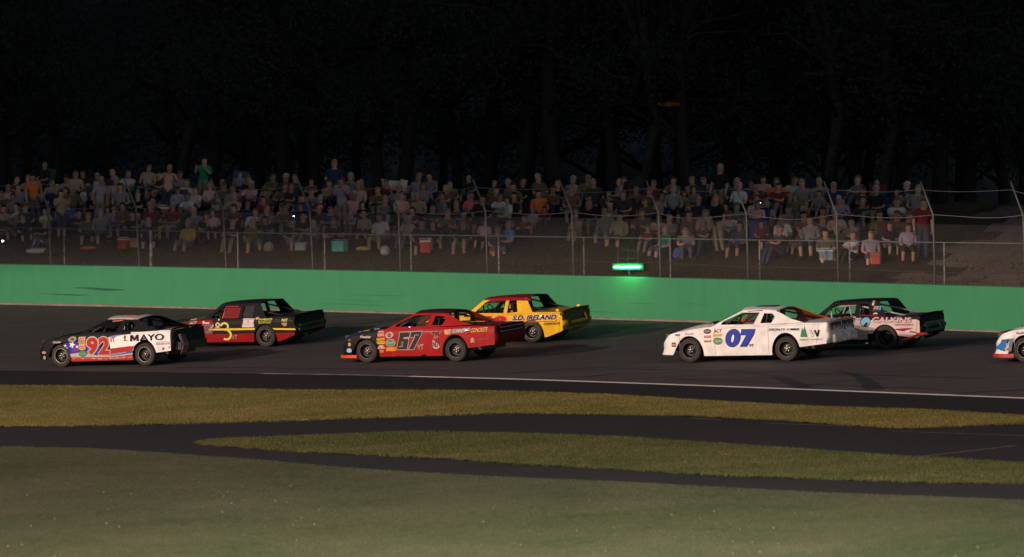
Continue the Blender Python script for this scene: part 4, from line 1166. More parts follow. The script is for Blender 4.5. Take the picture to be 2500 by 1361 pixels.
lump('bag', 656, 3.3, (.15, .14, .16), (.34, .27, .18), 'tan bag at the feet of the front row left of grey cooler', 'bag')
lump('bag', 1655, 3.3, (.14, .14, .17), (.05, .09, .28), 'blue bag near the green shirted person', 'bag')
lump('blanket', 95, 2.3, (.42, .30, .10), (.40, .34, .30), 'crumpled pale blanket on the bank at the far left', 'blanket')
lump('blanket', 128, 2.3, (.26, .24, .13), (.03, .02, .02), 'dark bundle beside the pale blanket at far left', 'blanket')
lump('towel', 216, 3.2, (.26, .18, .06), (.62, .14, .05), 'bright orange towel at the feet of the front row', 'towel')
lump('bag', 885, 3.6, (.20, .15, .07), (.50, .40, .10), 'flat yellow bag at the front of the crowd', 'bag')
P = at_hill(328, 595, 3.25); MB().box((0, 0, .13), (.24, .24, .26)).box((0, 0, .27), (.27, .27, .03)).build('wooden_box', M('box_wood', (.34, .22, .10), .8, var=.3), None, bevel=.012).location = P
tag(bpy.data.objects['wooden_box'], 'small tan wooden box right of the small red cooler', 'box')
# banner held up in the back row
b0 = Vector(wall_hit(930, 436, 7.4)[1]); b1 = Vector(wall_hit(996, 440, 7.3)[1]); b2 = Vector(wall_hit(990, 470, 7.3)[1]); b3 = Vector(wall_hit(934, 462, 7.4)[1])
bv, bf = [], []
for i in range(9):
    for j in range(5):
        u, w = i / 8, j / 4; q = (b0 * (1 - u) + b1 * u) * (1 - w) + (b3 * (1 - u) + b2 * u) * w; q = q + Vector((0, -.05 * math.sin(u * 9), -.05 * math.sin(math.pi * u) * (1 - w))); bv.append(q)
for i in range(8):
    for j in range(4): a = i * 5 + j; bf.append((a, a + 1, a + 6, a + 5))
tag(mesh_obj('banner', bv, bf, M('banner_cloth', (.55, .44, .36), .9, var=.35, scale=5), None, smooth=True, solid=.004), 'creased white cloth banner held up by two people in back row', 'banner')
# phone lights and torches
lightm = M('phone_light', (.8, .85, 1), .5, emit=(.85, .92, 1.0), estr=18)
k_ = 0
for px, py, s, rr, lab in [(7, 590, 3.4, .028, 'small bright phone light at the far left edge of crowd'), (94, 594, 3.4, .030, 'second small bright phone light from the left'), (1189, 552, 5.0, .020, 'tiny white phone light in the middle of the crowd'), (717, 529, 5.0, .018, 'tiny white phone light left of the bent post'), (1967, 575, 4.0, .032, 'brightest white phone light at the right, left of a fainter one'), (1992, 576, 4.0, .022, 'fainter phone light just right of the bright one'), (1856, 496, 6.2, .018, 'tiny phone light in the third row at right'), (1729, 546, 5.0, .013, 'tiny phone light above the navy shirted person')]:
    P = Vector(wall_hit(px, py, s)[1])
    o = MB().box((0, 0, 0), (rr * 2.0, .012, rr * 3.4)).build('phone', MAT_BLACK, None, bevel=.004); o.location = P
    tag(o, lab, 'phone', 'phones glowing in the crowd')
    bm = bmesh.new(); bmesh.ops.create_uvsphere(bm, u_segments=10, v_segments=6, radius=rr * .95); me = bpy.data.meshes.new('lamp'); bm.to_mesh(me); bm.free(); me.materials.append(lightm); q = link(bpy.data.objects.new('lamp', me), o); q.location = (0, -.012 - rr * .6, rr * .5)

# ------------------------------------------------------------------ green caution light on the wall
gl = empty('signal_light', (0, 0, 0)); tag(gl, 'bright green signal light bar with wire guard above the wall', 'signal light')
Pc = Vector(wall_hit(1533, 652, -.10)[1]); gl.location = (Pc.x, Pc.y, float(wall_top(wall_hit(1533, 652, -.10)[0])))
gl.rotation_euler = (0, 0, -.25)
hz = Pc.z - gl.location.z
em = M('green_lamp', (.1, .9, .4), .4, emit=(.06, 1.0, .30), estr=26)
MB().tube([(-.38, -.075, hz), (-.33, -.075, hz), (.33, -.075, hz), (.38, -.075, hz)], [.014, .030, .030, .014], 12).build('lamp_tube', em, gl, True)
MB().tube([(-.44, -.01, hz), (-.42, -.01, hz), (-.37, -.01, hz), (.37, -.01, hz), (.42, -.01, hz), (.44, -.01, hz)], [.015, .045, .07, .07, .045, .015], 14).build('lamp_halo', M('green_halo', (.02, .4, .1), .4, emit=(.012, .62, .14), estr=1.0), gl, True)  # glowing green tube added to stand in for the lamp's halo
MB().box((0, .04, hz), (.90, .07, .18)).box((0, 0.0, hz + .095), (.92, .14, .012)).build('lamp_housing', M('housing', (.06, .06, .06), .6), gl)
MB().tube([(0, .20, -.02), (0, .20, .06), (0, .06, hz)], .025, 8).build('stand', MAT_STEEL, gl, True)
fr_ = MB()
z0, z1 = hz + .24, hz + .46
for zz in (z0, z1): fr_.tube([(-.29, 0, zz), (.29, 0, zz)], .012, 6)
for xx in (-.29, 0, .29): fr_.tube([(xx, .02, hz + .05), (xx, 0.02, z1)], .012, 6)
fr_.build('wire_guard', MAT_BLACK, gl)
gla = bpy.data.lights.new('green_glow', 'AREA'); gla.shape = 'RECTANGLE'; gla.size = .62; gla.size_y = .06; gla.energy = 8; gla.color = (.03, 1.0, .28)
glo = bpy.data.objects.new('green_glow', gla); link(glo, gl); glo.location = (0, -.22, hz); glo.rotation_euler = (math.radians(68), 0, 0)
# ------------------------------------------------------------------ the seven cars
WHITE, BLACK_, RED, DRED, YEL, BLUE = (.80, .78, .75), (.011, .011, .012), (.33, .012, .012), (.20, .010, .010), (.78, .46, .02), (.035, .06, .36)
SILV, GREEN_, ORG, GOLD = (.42, .41, .40), (.03, .22, .09), (.70, .22, .03), (.72, .55, .05)
pb, pw, pr, py_ = paint(BLACK_, .5, .4), paint(WHITE), paint(RED), paint(YEL)
helm_w = M('white_helmet', (.6, .58, .55), .3, coat=.4); helm_r = M('red_helmet', (.4, .03, .02), .3, coat=.4); helm_k = M('black_helmet', (.02, .02, .02), .3, coat=.4)
def star(cx, cy, r, rot=0.0): return [(cx + (r if k % 2 == 0 else r * .42) * math.sin(rot + k * math.pi / 5), cy - (r if k % 2 == 0 else r * .42) * math.cos(rot + k * math.pi / 5)) for k in range(10)]
def outlined(c, txt, bl, br, tl, col, edge, b0, b1, off=.014, **k):
    text(c, txt, bl, br, tl, edge, b1, off, ref=b0, **k); return text(c, txt, bl, br, tl, col, b0, off + .005, **k)
def sticker(c, pix, col, rim=None, k=1.18):
    if rim:
        cx = sum(p[0] for p in pix) / len(pix); cy = sum(p[1] for p in pix) / len(pix)
        poly(c, 'sticker', [(cx + (p[0] - cx) * k, cy + (p[1] - cy) * k) for p in pix], rim, .005)
    return poly(c, 'sticker', pix, col, .009)
def nose_spot(c, px, py, rx, ry, col, y0=.62, name='sticker'):
    """small round piece on the rounded nose"""
    x, z = c.lp(px, py, y0)
    # walk to the surface of the nose along the local outline
    S = c.spec; w = (z - .19) / (S['belt'](3.3) - .19); best = None
    for a in np.linspace(.15, 1.3, 60):
        e = 2 / S['sq']; X = S['xs'] + (S['xn'] - S['xs']) * math.sin(a) ** e; Y = S['hw'](S['xs']) * math.cos(a) ** e; X -= S['nose'](min(max(w, 0), 1)) * math.sin(a) ** 1.2
        u, v_ = proj(c.root.matrix_world @ Vector((X, Y, z)))
        if best is None or abs(u - px) < best[0]: best = (abs(u - px), X, Y, a)
    _, X, Y, a = best
    a1 = a + .05; e = 2 / S['sq']
    X2 = S['xs'] + (S['xn'] - S['xs']) * math.sin(a1) ** e - S['nose'](min(max(w, 0), 1)) * math.sin(a1) ** 1.2; Y2 = S['hw'](S['xs']) * math.cos(a1) ** e
    tx = Vector((X2 - X, Y2 - Y, 0)).normalized(); nrm = Vector((-tx.y, tx.x, 0)); 
    if nrm.y < 0: nrm = -nrm
    cpt = Vector((X, Y, z)) + nrm * .012; n = 14
    v = [cpt + nrm * .004] + [cpt + tx * rx * math.cos(2 * math.pi * k / n) + Vector((0, 0, ry * math.sin(2 * math.pi * k / n))) for k in range(n)]
    return mesh_obj(name, v, [(0, 1 + k, 1 + (k + 1) % n) for k in range(n)], flat(col) if isinstance(col, tuple) else col, c.root)
def window_net(c, pts, col, nx=7, nz=6, w=.016, border=True, inset=.03):
    """webbing net in the driver's window: pts = 4 local (x, z) corners bl, br, tr, tl"""
    mb = MB(); A, B, C_, D = [Vector(p) for p in pts]
    def at(u, v): 
        q = (A * (1 - u) + B * u) * (1 - v) + (D * (1 - u) + C_ * u) * v; return Vector((q.x, c.gy(q.x, q.y) - inset, q.y))
    for i in range(nx + 1):
        u = i / nx; ww = w * (2.0 if border and i in (0, nx) else 1)
        a, b = at(u, 0), at(u, 1); d = Vector((ww / 2, 0, 0)); mb.add([a - d, a + d, b + d, b - d], [(0, 1, 2, 3)])
    for j in range(nz + 1):
        v = j / nz; ww = w * (2.0 if border and j in (0, nz) else 1)
        a, b = at(0, v), at(1, v); d = Vector((0, .002, ww / 2)); mb.add([a - d, b - d, b + d, a + d], [(0, 1, 2, 3)])
    return mb.build('window_net', M('net_webbing', col, .9), c.root, solid=.003)

def seam(c, pts, col=(.006, .006, .006), w=.009, off=.004, right=False):
    """narrow gap between body panels, following the side"""
    P = []
    for a, b in zip(pts[:-1], pts[1:]):
        n = max(2, int(math.hypot(b[0] - a[0], b[1] - a[1]) / .08))
        P += [(a[0] + (b[0] - a[0]) * k / n, a[1] + (b[1] - a[1]) * k / n) for k in range(n)]
    P.append(pts[-1]); v = []
    for i, p in enumerate(P):
        q0, q1 = P[max(i - 1, 0)], P[min(i + 1, len(P) - 1)]; d = Vector((q1[0] - q0[0], q1[1] - q0[1])).normalized() * w / 2
        for sg in (-1, 1): x, z = p[0] - d.y * sg, p[1] + d.x * sg; v.append((x, c.side_y(x, z) + off, z))
    mesh_obj('panel_gap', v, [(2 * i, 2 * i + 1, 2 * i + 3, 2 * i + 2) for i in range(len(P) - 1)], flat(col), c.root)
def car_seams(c, col, rear=True):
    S = c.spec; b = S['belt']
    if rear: seam(c, [(.45, .18), (.45, b(.45) - .02)], col)
    seam(c, [(1.87, .18), (1.87, b(1.87) - .03)], col)
    seam(c, [(S['xs'] - .05, S['sill'](2.8) + .06), (S['xs'] - .05, b(2.8) - .04)], col)
    seam(c, [(x, b(x) - .035) for x in np.linspace(-.95, 1.75, 12)], col, .006)
    seam(c, [(-.80, S['sill'](-.8) + .04), (-.86, b(-.86) - .05)], col, .007)
    rv = MB()
    for x in np.arange(-.30, 2.15, .16):
        if not (-.42 < x < .42): rv.lathe([(.008, 0), (.006, .006), (0, .007)], 6, c=(x, c.side_y(x, .20) , .20))
    rv.build('rivets', MAT_NUT, c.root)
    for sg in (-1, 1):
        for x in (2.75, 2.05): MB().lathe([(.018, 0), (.018, .035), (.008, .045), (0, .045)], 8, axis='Z', c=(x, sg * .48, b(x) + S['hood_crown'] * .55)).build('hood_pin', MAT_NUT, c.root)

# --- white 07
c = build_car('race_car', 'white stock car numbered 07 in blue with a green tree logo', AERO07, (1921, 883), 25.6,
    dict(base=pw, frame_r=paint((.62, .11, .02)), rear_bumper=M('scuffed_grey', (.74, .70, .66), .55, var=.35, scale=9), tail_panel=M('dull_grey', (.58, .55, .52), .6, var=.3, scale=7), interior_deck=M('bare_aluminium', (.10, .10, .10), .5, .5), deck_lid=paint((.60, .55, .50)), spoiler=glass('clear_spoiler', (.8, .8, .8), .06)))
C07 = c; Z = ztr(1590, 720, 4.717); Y = ztr(1700, 790, 15.625); Q = ztr(1860, 780, 10)
car_seams(c, (.30, .26, .23))
for k0, col, off in ((0, (.008, .008, .03), .010), (14, BLUE, .015)): poly(c, 'number', [Y(1400 + (u - 1400) - .10 * (v_ - 560), v_) for u, v_ in ell(1400, 560, 290 - k0, 352 - k0, 36)], col, off)
for k0, col, off in ((12, (.008, .008, .03), .019), (0, WHITE, .022)): poly(c, 'number', [Y(u - .16 * (v_ - 570), v_) for u, v_ in ell(1400, 570, 50 + k0, 150 + k0, 24)], col, off)
for col, e, off in (((.008, .008, .03), 16, .010), (BLUE, 0, .015)):
    poly(c, 'number', zl(Y, [(1730 - e, 230 - e), (2240 + e, 230 - e), (2205 + e, 400), (1920 + e, 875 + e), (1690 - 2 * e, 880 + e), (1905 - e * .6, 440 + e * .9), (1700 - e, 440 + e * .9)]), col, off)
outlined(c, 'VT', Y(2015, 890), Y(2190, 890), Y(2015, 785), (.01, .01, .012), (.01, .01, .012), .01, .015)
text(c, 'ACT', Z(718, 437), Z(805, 437), Z(722, 398), (.40, .03, .03), .012)
sticker(c, ell(*Z(643, 423), 9.2, 6.0), (.12, .04, .035)); sticker(c, ell(*Z(643, 423), 6.4, 2.2), (.30, .24, .24)); text(c, 'ASCAR', Z(612, 428), Z(675, 428), Z(614, 416), (.5, .45, .43), .0, .013)
poly(c, 'sticker', [Z(606, 472), Z(686, 468), Z(686, 497), Z(606, 500)], (.48, .11, .09)); text(c, 'SUNOCO', Z(612, 494), Z(682, 492), Z(613, 475), (.75, .6, .55), .02)
poly(c, 'sticker', [Z(604, 526), Z(692, 520), Z(692, 545), Z(604, 552)], (.72, .50, .16)); text(c, 'Pascal', Z(612, 548), Z(686, 542), Z(613, 526), (.22, .13, .02), .01)
poly(c, 'sticker', [Z(712, 455), Z(812, 452), Z(806, 480), Z(708, 482)], (.55, .38, .04)); text(c, 'HAMMOND', Z(716, 475), Z(804, 473), Z(718, 459), (.75, .62, .2), .01)
sticker(c, ell(*Z(766, 534), 11.6, 8.6), (.10, .27, .12), (.36, .45, .30), 1.06); text(c, 'Casella', Z(724, 546), Z(808, 544), Z(726, 520), (.55, .62, .5), .01, .013)
text(c, 'Hoosier', Z(388, 465), Z(490, 458), Z(390, 438), (.36, .30, .30), .01)
sticker(c, ell(*Z(297, 466), 7, 2.6), (.22, .14, .30)); 
poly(c, 'sticker', [Z(232, 552), Z(276, 552), Z(276, 602), Z(230, 600)], (.03, .02, .03)); sticker(c, ell(*Z(254, 578), 3.6, 3.0), (.62, .30, .12))
nose_spot(c, *Z(172, 540), .022, .022, M('lens_glint', (.5, .8, .6), .1), .80, 'headlight_cover')
text(c, 'SPECIALTY  LUMBER', Q(165, 278), Q(915, 268), Q(172, 225), (.012, .012, .014), .022)
poly(c, 'logo', zl(Q, [(940, 435), (965, 270), (985, 205), (1000, 265), (1010, 270), (1035, 155), (1050, 230), (1065, 240), (1085, 330), (1118, 435)]), (.045, .24, .11))
poly(c, 'logo', zl(Q, [(1160, 265), (1205, 265), (1232, 350), (1265, 265), (1300, 265), (1250, 430), (1205, 430)]), (.10, .07, .06)); poly(c, 'logo', zl(Q, [(1175, 275), (1196, 275), (1230, 375), (1270, 280), (1285, 280), (1243, 420), (1213, 420)]), WHITE, .009)
poly(c, 'logo', zl(Q, [(1270, 262), (1305, 262), (1340, 350), (1360, 262), (1405, 260), (1370, 425), (1325, 425)]), (.008, .007, .012), .011)
text(c, 'VERMONT  WHOLESALE', Q(915, 520), Q(1475, 502), Q(918, 485), (.22, .18, .16), .006)
poly(c, 'roof_lettering', [Z(1105, 190), Z(1270, 178), Z(1272, 186), Z(1106, 197)], (.09, .07, .06), .012, True)
window_net(c, [(1.16, .91), (.86, .91), (.77, 1.175), (1.02, 1.175)], (.012, .012, .012), 8, 7, .012)
MB().tube([(.55, .80, .92), (.55, .68, 1.15)], .010, 6).build('window_brace', MAT_CHROME, c.root)
# hood louvres, pegs, roof stripe, rear mesh
for x0 in (2.28, 2.02):
    MB().box((x0, .38, .925), (.20, .05, .012), Matrix.Rotation(-.10, 3, 'Y')).build('hood_louvre', MAT_BLACK, c.root)
MB().box((2.08, .36, .95), (.06, .42, .03)).build('cowl_scoop', MAT_BLACK, c.root, bevel=.008)
MB().box((.80, 0, 1.300), (.50, .40, .012)).build('roof_hatch', pb, c.root, bevel=.003)
mb = MB()
for k in range(16):
    y = -.78 + k * .104; mb.tube([(-1.14, y, .90), (-1.155, y + random.uniform(-.05, .05), .90 - random.uniform(.10, .22))], .008, 5); mb.tube([(-1.14, y, .90), (-1.15, y + .10, .82)], .008, 5)
mb.tube([(-1.145, -.82, .905), (-1.145, .82, .905)], .012, 6); mb.build('torn_rear_mesh', MAT_BLACK, c.root)
MB().tube([(-1.155, .12, .58), (-1.15, .10, .90)], .012, 6).build('rear_brace', MAT_CHROME, c.root)
MB().box((-1.16, -.06, .52), (.10, 1.5, .22)).build('rear_bumper_bar', M('bent_bumper', (.72, .68, .64), .5, var=.5, scale=6, bump=.6, bscale=9), c.root, bevel=.05)
driver(c, 'driver in dark suit and red helmet inside the white 07 car', (.03, .03, .03), helm_r)

# --- red 67
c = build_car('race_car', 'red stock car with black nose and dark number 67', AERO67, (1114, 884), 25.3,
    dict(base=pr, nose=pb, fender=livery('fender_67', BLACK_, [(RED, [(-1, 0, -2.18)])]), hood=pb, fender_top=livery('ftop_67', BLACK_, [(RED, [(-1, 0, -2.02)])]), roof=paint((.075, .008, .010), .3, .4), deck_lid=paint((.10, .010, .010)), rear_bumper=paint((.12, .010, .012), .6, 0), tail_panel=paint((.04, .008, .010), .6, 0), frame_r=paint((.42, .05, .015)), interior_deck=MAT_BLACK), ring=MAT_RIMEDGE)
for z_ in (.84, .74): MB().box((-1.185, 0, z_), (.02, 1.3, .022)).build('tail_highlight', M('tail_highlight', (.20, .17, .18), .4), c.root)  # highlights across the tail, painted as pale grey bars
C67 = c; Z = ztr(800, 730, 5.102); Y = ztr(900, 800, 12.5); Q = ztr(1060, 780, 15.625)
car_seams(c, (.05, .004, .004))
SIL = (.36, .30, .28); DKG = (.035, .032, .030)
six = [(860, 660), (955, 145), (1255, 140), (1215, 360), (1225, 375), (1165, 660)]; 
poly(c, 'number', zl(Y, [(835, 690), (945, 130), (1290, 120), (1250, 300), (1240, 380), (1185, 690)]), SIL, .008); poly(c, 'number', zl(Y, [(858, 668), (962, 152), (1262, 145), (1238, 285), (1062, 300), (1072, 235), (1170, 228), (1166, 245), (1098, 255), (1092, 290), (1045, 350), (1200, 345), (1222, 380), (1160, 668)]), DKG, .012)
poly(c, 'number', zl(Y, [(915, 575), (990, 570), (1008, 440), (1065, 436), (1040, 590), (915, 592)]), SIL, .016); poly(c, 'number', zl(Y, [(1000, 555), (1020, 455), (1048, 452), (1028, 570)]), DKG, .019)
poly(c, 'number', zl(Y, [(1190, 690), (1385, 310), (1245, 310), (1285, 118), (1648, 100), (1615, 240), (1380, 688)]), SIL, .008); poly(c, 'number', zl(Y, [(1228, 668), (1425, 292), (1268, 290), (1302, 140), (1622, 122), (1598, 232), (1365, 668)]), DKG, .012)
poly(c, 'number', zl(Y, [(1385, 290), (1400, 225), (1530, 215), (1530, 235), (1425, 245), (1410, 290)]), SIL, .016)
outlined(c, 'VT', Y(1500, 672), Y(1670, 660), Y(1500, 535), (.30, .05, .04), (.62, .48, .42), .0, .05)
poly(c, 'logo', zl(Y, [(1870, 140), (1900, 110), (2210, 105), (2230, 140), (2130, 240), (2140, 310), (1975, 355), (1960, 310), (2000, 300)]), (.33, .13, .11)); text(c, 'TW', Y(1930, 290), Y(2170, 250), Y(1930, 150), (.10, .012, .012), .04, .011)
poly(c, 'logo', zl(Y, [(1950, 385), (2100, 450), (2170, 600), (2080, 660), (1960, 620)]), (.55, .42, .37)); text(c, 'ND', Y(1975, 610), Y(2120, 600), Y(1965, 430), (.04, .015, .015), .03, .011)
for pts, col in [([(275, 115), (455, 110), (455, 155), (278, 158)], (.42, .30, .27)), ([(262, 182), (475, 180), (478, 270), (270, 285)], (.62, .16, .12)), ([(240, 335), (485, 318), (490, 385), (248, 402)], (.55, .42, .03)), ([(250, 428), (490, 420), (490, 490), (450, 505), (280, 505), (246, 470)], (.70, .50, .03)), ([(300, 580), (340, 555), (440, 550), (500, 640), (270, 655)], (.66, .45, .42)), ([(340, 690), (448, 685), (450, 762), (350, 765)], (.60, .34, .03))]:
    poly(c, 'sticker', zl(Y, pts), col)
for tx_, bl_, br_, tl_, col in [('SUNOCO', (280, 262), (465, 255), (280, 195), (.7, .45, .38)), ('POWER', (262, 385), (470, 372), (262, 345), (.25, .2, .02)), ('Pascal', (270, 485), (470, 475), (270, 440), (.12, .05, .01)), ('ACT', (310, 645), (480, 635), (310, 585), (.35, .02, .02)), ('M', (365, 745), (430, 742), (365, 700), (.3, .1, .02))]:
    text(c, tx_, Y(*bl_), Y(*br_), Y(*tl_), col, .015, .010)
poly(c, 'sticker', zl(Y, [(500, 240), (560, 160), (660, 135), (710, 150), (765, 225), (700, 310), (610, 335), (540, 320)]), (.50, .36, .32)); sticker(c, ell(*Y(630, 235), 5.2, 4.6), (.05, .03, .03)); text(c, 'NASCAR', Y(575, 260), Y(690, 255), Y(578, 215), (.5, .42, .36), .01, .013)
sticker(c, ell(*Y(668, 465), 10.6, 8.0), (.06, .25, .10), (.50, .46, .36), 1.12); text(c, 'Casella', Y(560, 490), Y(780, 488), Y(562, 420), (.45, .52, .40), .01, .013)
poly(c, 'sticker', zl(Y, [(525, 610), (835, 602), (825, 715), (530, 722)]), (.78, .30, .03)); poly(c, 'sticker', zl(Y, [(540, 625), (820, 617), (812, 690), (545, 695)]), (.55, .16, .02), .009); text(c, 'AERO', Y(565, 680), Y(785, 674), Y(568, 632), (.80, .45, .05), .02, .013)
poly(c, 'logo', zl(Q, [(380, 400), (490, 425), (520, 590), (395, 565)]), (.72, .33, .08)); poly(c, 'logo', zl(Q, [(440, 395), (620, 375), (625, 560), (520, 590), (500, 430)]), (.44, .28, .22))
outlined(c, 'SUMMIT', Q(680, 540), Q(1180, 505), Q(720, 375), (.46, .40, .37), (.22, .16, .15), .03, .07); outlined(c, 'CONCRETE', Q(1390, 505), Q(2000, 470), Q(1410, 345), (.72, .36, .10), (.40, .16, .08), .02, .06)
text(c, 'S', Q(1230, 420), Q(1370, 412), Q(1235, 330), (.42, .34, .32), .05)
poly(c, 'logo', zl(Q, [(1380, 890), (1390, 760), (1410, 710), (1450, 700), (1510, 730), (1530, 900), (1480, 870), (1430, 905)]), (.52, .26, .22)); text(c, 'ELEMENT', Q(1545, 830), Q(2050, 770), Q(1560, 760), (.32, .10, .08), .0)
text(c, 'Hoosier', Z(405, 490), Z(540, 492), Z(408, 455), (.66, .58, .52), .02)
nose_spot(c, *Z(308, 510), .055, .032, (.16, .08, .20), .80); nose_spot(c, *Z(300, 565), .045, .05, (.45, .36, .12), .80); nose_spot(c, *Z(270, 640), .085, .055, (.30, .48, .62), .78)
# red lip under the nose
v = []
for a in np.linspace(0, math.pi, 25):
    e = 2 / 3.0; ca = math.cos(a); X = AERO['xs'] - .02 + (AERO['xn'] + .05 - AERO['xs']) * abs(math.sin(a)) ** e; Yv = .93 * math.copysign(abs(ca) ** e, ca)
    v += [(X, Yv, .135), (X - .008, Yv, .205)]
mesh_obj('splitter', v, [(2 * i, 2 * i + 1, 2 * i + 3, 2 * i + 2) for i in range(24)], M('bright_red_lip', (.85, .03, .02), .45), c.root, solid=.012)
window_net(c, [(1.14, .91), (.86, .91), (.77, 1.175), (1.02, 1.175)], (.05, .03, .02), 6, 6, .012)
MB().tube([(.52, .80, .92), (.52, .70, 1.10)], .010, 6).build('window_brace', MAT_CHROME, c.root)
o = MB().tube([(1.30, .86, .905), (1.30, .875, .905)], .016, 10).build('dash_light', M('violet_lamp', (.3, .1, .9), .4, emit=(.22, .10, 1.0), estr=9), c.root)
poly(c, 'sill_notch', zl(Y, [(1590, 880), (1590, 835), (1740, 830), (1740, 878)]), (.006, .006, .006), .004)
for i, (a_, b_, col) in enumerate([(470, 395, (.50, .18, .04)), (505, 388, (.30, .36, .25)), (600, 375, (.36, .35, .33)), (632, 368, (.36, .35, .33)), (410, 415, (.10, .25, .45))]):
    x, z = c.lp(*Z(a_, b_), .74); MB().box((x + .02, .70, c.spec['belt'](x) + .032), (.10, .06, .012), Matrix.Rotation(.16, 3, 'Y')).build('hood_sticker', flat(col), c.root)
driver(c, 'driver in dark suit and black helmet inside the red 67 car', (.03, .03, .03), helm_k)

# --- red white and blue 92
c = build_car('race_car', 'stars and stripes stock car with red number 92 and black nose', AERO92, (355, 894), 25.0,
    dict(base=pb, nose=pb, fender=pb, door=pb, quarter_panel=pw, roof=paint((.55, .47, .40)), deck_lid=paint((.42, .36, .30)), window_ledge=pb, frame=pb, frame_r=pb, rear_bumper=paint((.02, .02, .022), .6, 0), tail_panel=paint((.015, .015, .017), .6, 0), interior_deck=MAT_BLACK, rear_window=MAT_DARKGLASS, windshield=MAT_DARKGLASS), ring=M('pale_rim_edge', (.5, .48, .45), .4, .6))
C92 = c; Z = ztr(60, 700, 5.0); Y = ztr(140, 800, 12.5)
car_seams(c, (.03, .03, .03), False)
BL92 = (.035, .045, .32); R92 = (.40, .035, .025)
poly(c, 'stripe', zl(Y, [(160, 505), (330, 470), (620, 435), (1300, 560), (1300, 860), (640, 770), (400, 812), (385, 740), (330, 640), (240, 560)]), BL92, .003)
poly(c, 'stripe', zl(Y, [(1560, 300), (2000, 232), (2530, 172), (2530, 425), (2440, 470), (2360, 550), (1620, 645)]), WHITE, .003)
poly(c, 'stripe', zl(Y, [(1600, 270), (1850, 225), (2050, 218), (1900, 250), (1650, 320)]), (.20, .22, .45), .006)
poly(c, 'stripe', zl(Y, [(1620, 655), (2355, 560), (2310, 640), (2300, 700), (1640, 800)]), R92, .003)
poly(c, 'stripe', zl(Y, [(1630, 800), (2298, 705), (2295, 775), (1640, 865)]), (.08, .10, .30), .003); poly(c, 'stripe', zl(Y, [(1640, 815), (2100, 745), (2105, 765), (1640, 840)]), (.36, .36, .46), .006)
poly(c, 'stripe', zl(Y, [(385, 812), (640, 770), (1300, 860), (1640, 868), (2295, 778), (2295, 830), (1700, 905), (410, 915)]), (.48, .40, .36), .003)
poly(c, 'stripe', zl(Y, [(400, 905), (1700, 900), (2295, 822), (2298, 995), (412, 1045)]), R92, .003)
for k in range(26):
    x0 = 450 + k * 70; y0 = 945 - max(0, k - 17) * 6 + random.uniform(-12, 12); poly(c, 'stripe', zl(Y, [(x0, y0 + 18), (x0 + 22, y0 - 24), (x0 + 48, y0 - 6), (x0 + 66, y0 - 22), (x0 + 58, y0 + 20)]), random.choice([(.55, .48, .42), (.42, .33, .26), (.30, .16, .12)]), .006, grid=.3)
poly(c, 'star', star(*Y(450, 530), 8.6, .3), WHITE, .006); poly(c, 'star', star(*Y(235, 560), 4.5), (.6, .58, .62), .006); poly(c, 'star', star(*Y(450, 600), 3.2), (.5, .5, .6), .008); poly(c, 'star', star(*Y(600, 590), 4.5), WHITE, .006); poly(c, 'star', star(*Y(290, 625), 2.6), (.55, .52, .6), .006)
poly(c, 'stripe', zl(Y, [(480, 640), (620, 600), (640, 720), (430, 760)]), (.16, .05, .22), .006)
outlined(c, '9', Y(900, 835), Y(1240, 835), Y(900, 300), R92, (.48, .40, .36), .045, .10, name='number', off=.012); outlined(c, '2', Y(1265, 835), Y(1600, 830), Y(1265, 290), R92, (.48, .40, .36), .045, .085, name='number', off=.012)
text(c, 'VT', Y(1610, 470), Y(1755, 462), Y(1610, 300), (.38, .10, .08), .01)
poly(c, 'lettering', zl(Z, [(1290, 670), (1290, 592), (1322, 591), (1344, 632), (1362, 589), (1392, 588), (1396, 664), (1370, 665), (1367, 622), (1350, 662), (1336, 662), (1314, 624), (1316, 669)]), (.022, .010, .012), .020, grid=.5)
text(c, 'AYO', Z(1408, 664), Z(1702, 652), Z(1404, 586), (.022, .010, .012), .022, .020, res=4)
poly(c, 'logo', zl(Y, [(2020, 290), (2050, 235), (2085, 245), (2090, 330), (2080, 375), (2190, 435), (2075, 405), (2030, 415), (2020, 390), (2055, 370), (2035, 330)]), (.24, .04, .03))
text(c, 'YOUR TOWN, VT', Z(1598, 692), Z(1768, 684), Z(1600, 676), (.22, .18, .17), .0); text(c, '802-476-6376', Z(1605, 712), Z(1768, 704), Z(1606, 694), (.10, .08, .08), .01)
for q, r in ((Z(1690, 760), 4.2), (Z(1760, 742), 2.8), (Z(1636, 752), 1.4)): poly(c, 'star', star(*q, r), (.04, .06, .25), .006)
for pts, col in [([(650, 290), (860, 280), (850, 385), (640, 385)], (.60, .36, .33)), ([(640, 400), (860, 395), (850, 465), (640, 475)], (.55, .44, .06)), ([(650, 490), (855, 480), (860, 580), (650, 590)], (.60, .24, .20)), ([(640, 605), (865, 595), (850, 670), (760, 690), (670, 680)], (.70, .46, .04))]: poly(c, 'sticker', zl(Y, pts), col, .007)
for tx_, bl_, br_, tl_, col in [('ACT', (670, 370), (840, 362), (670, 305), (.45, .03, .03)), ('HAMMOND', (655, 455), (840, 448), (655, 415), (.3, .22, .02)), ('SUNOCO', (665, 560), (845, 552), (665, 505), (.75, .6, .55)), ('Pascal', (670, 660), (840, 650), (670, 615), (.25, .1, .02))]: text(c, tx_, Y(*bl_), Y(*br_), Y(*tl_), col, .01, .011)
sticker(c, ell(*Y(770, 810), 9.6, 7.2), (.08, .24, .10), (.20, .30, .18), 1.06); text(c, 'Casella', Y(680, 830), Y(860, 825), Y(682, 780), (.35, .45, .32), .01, .013)
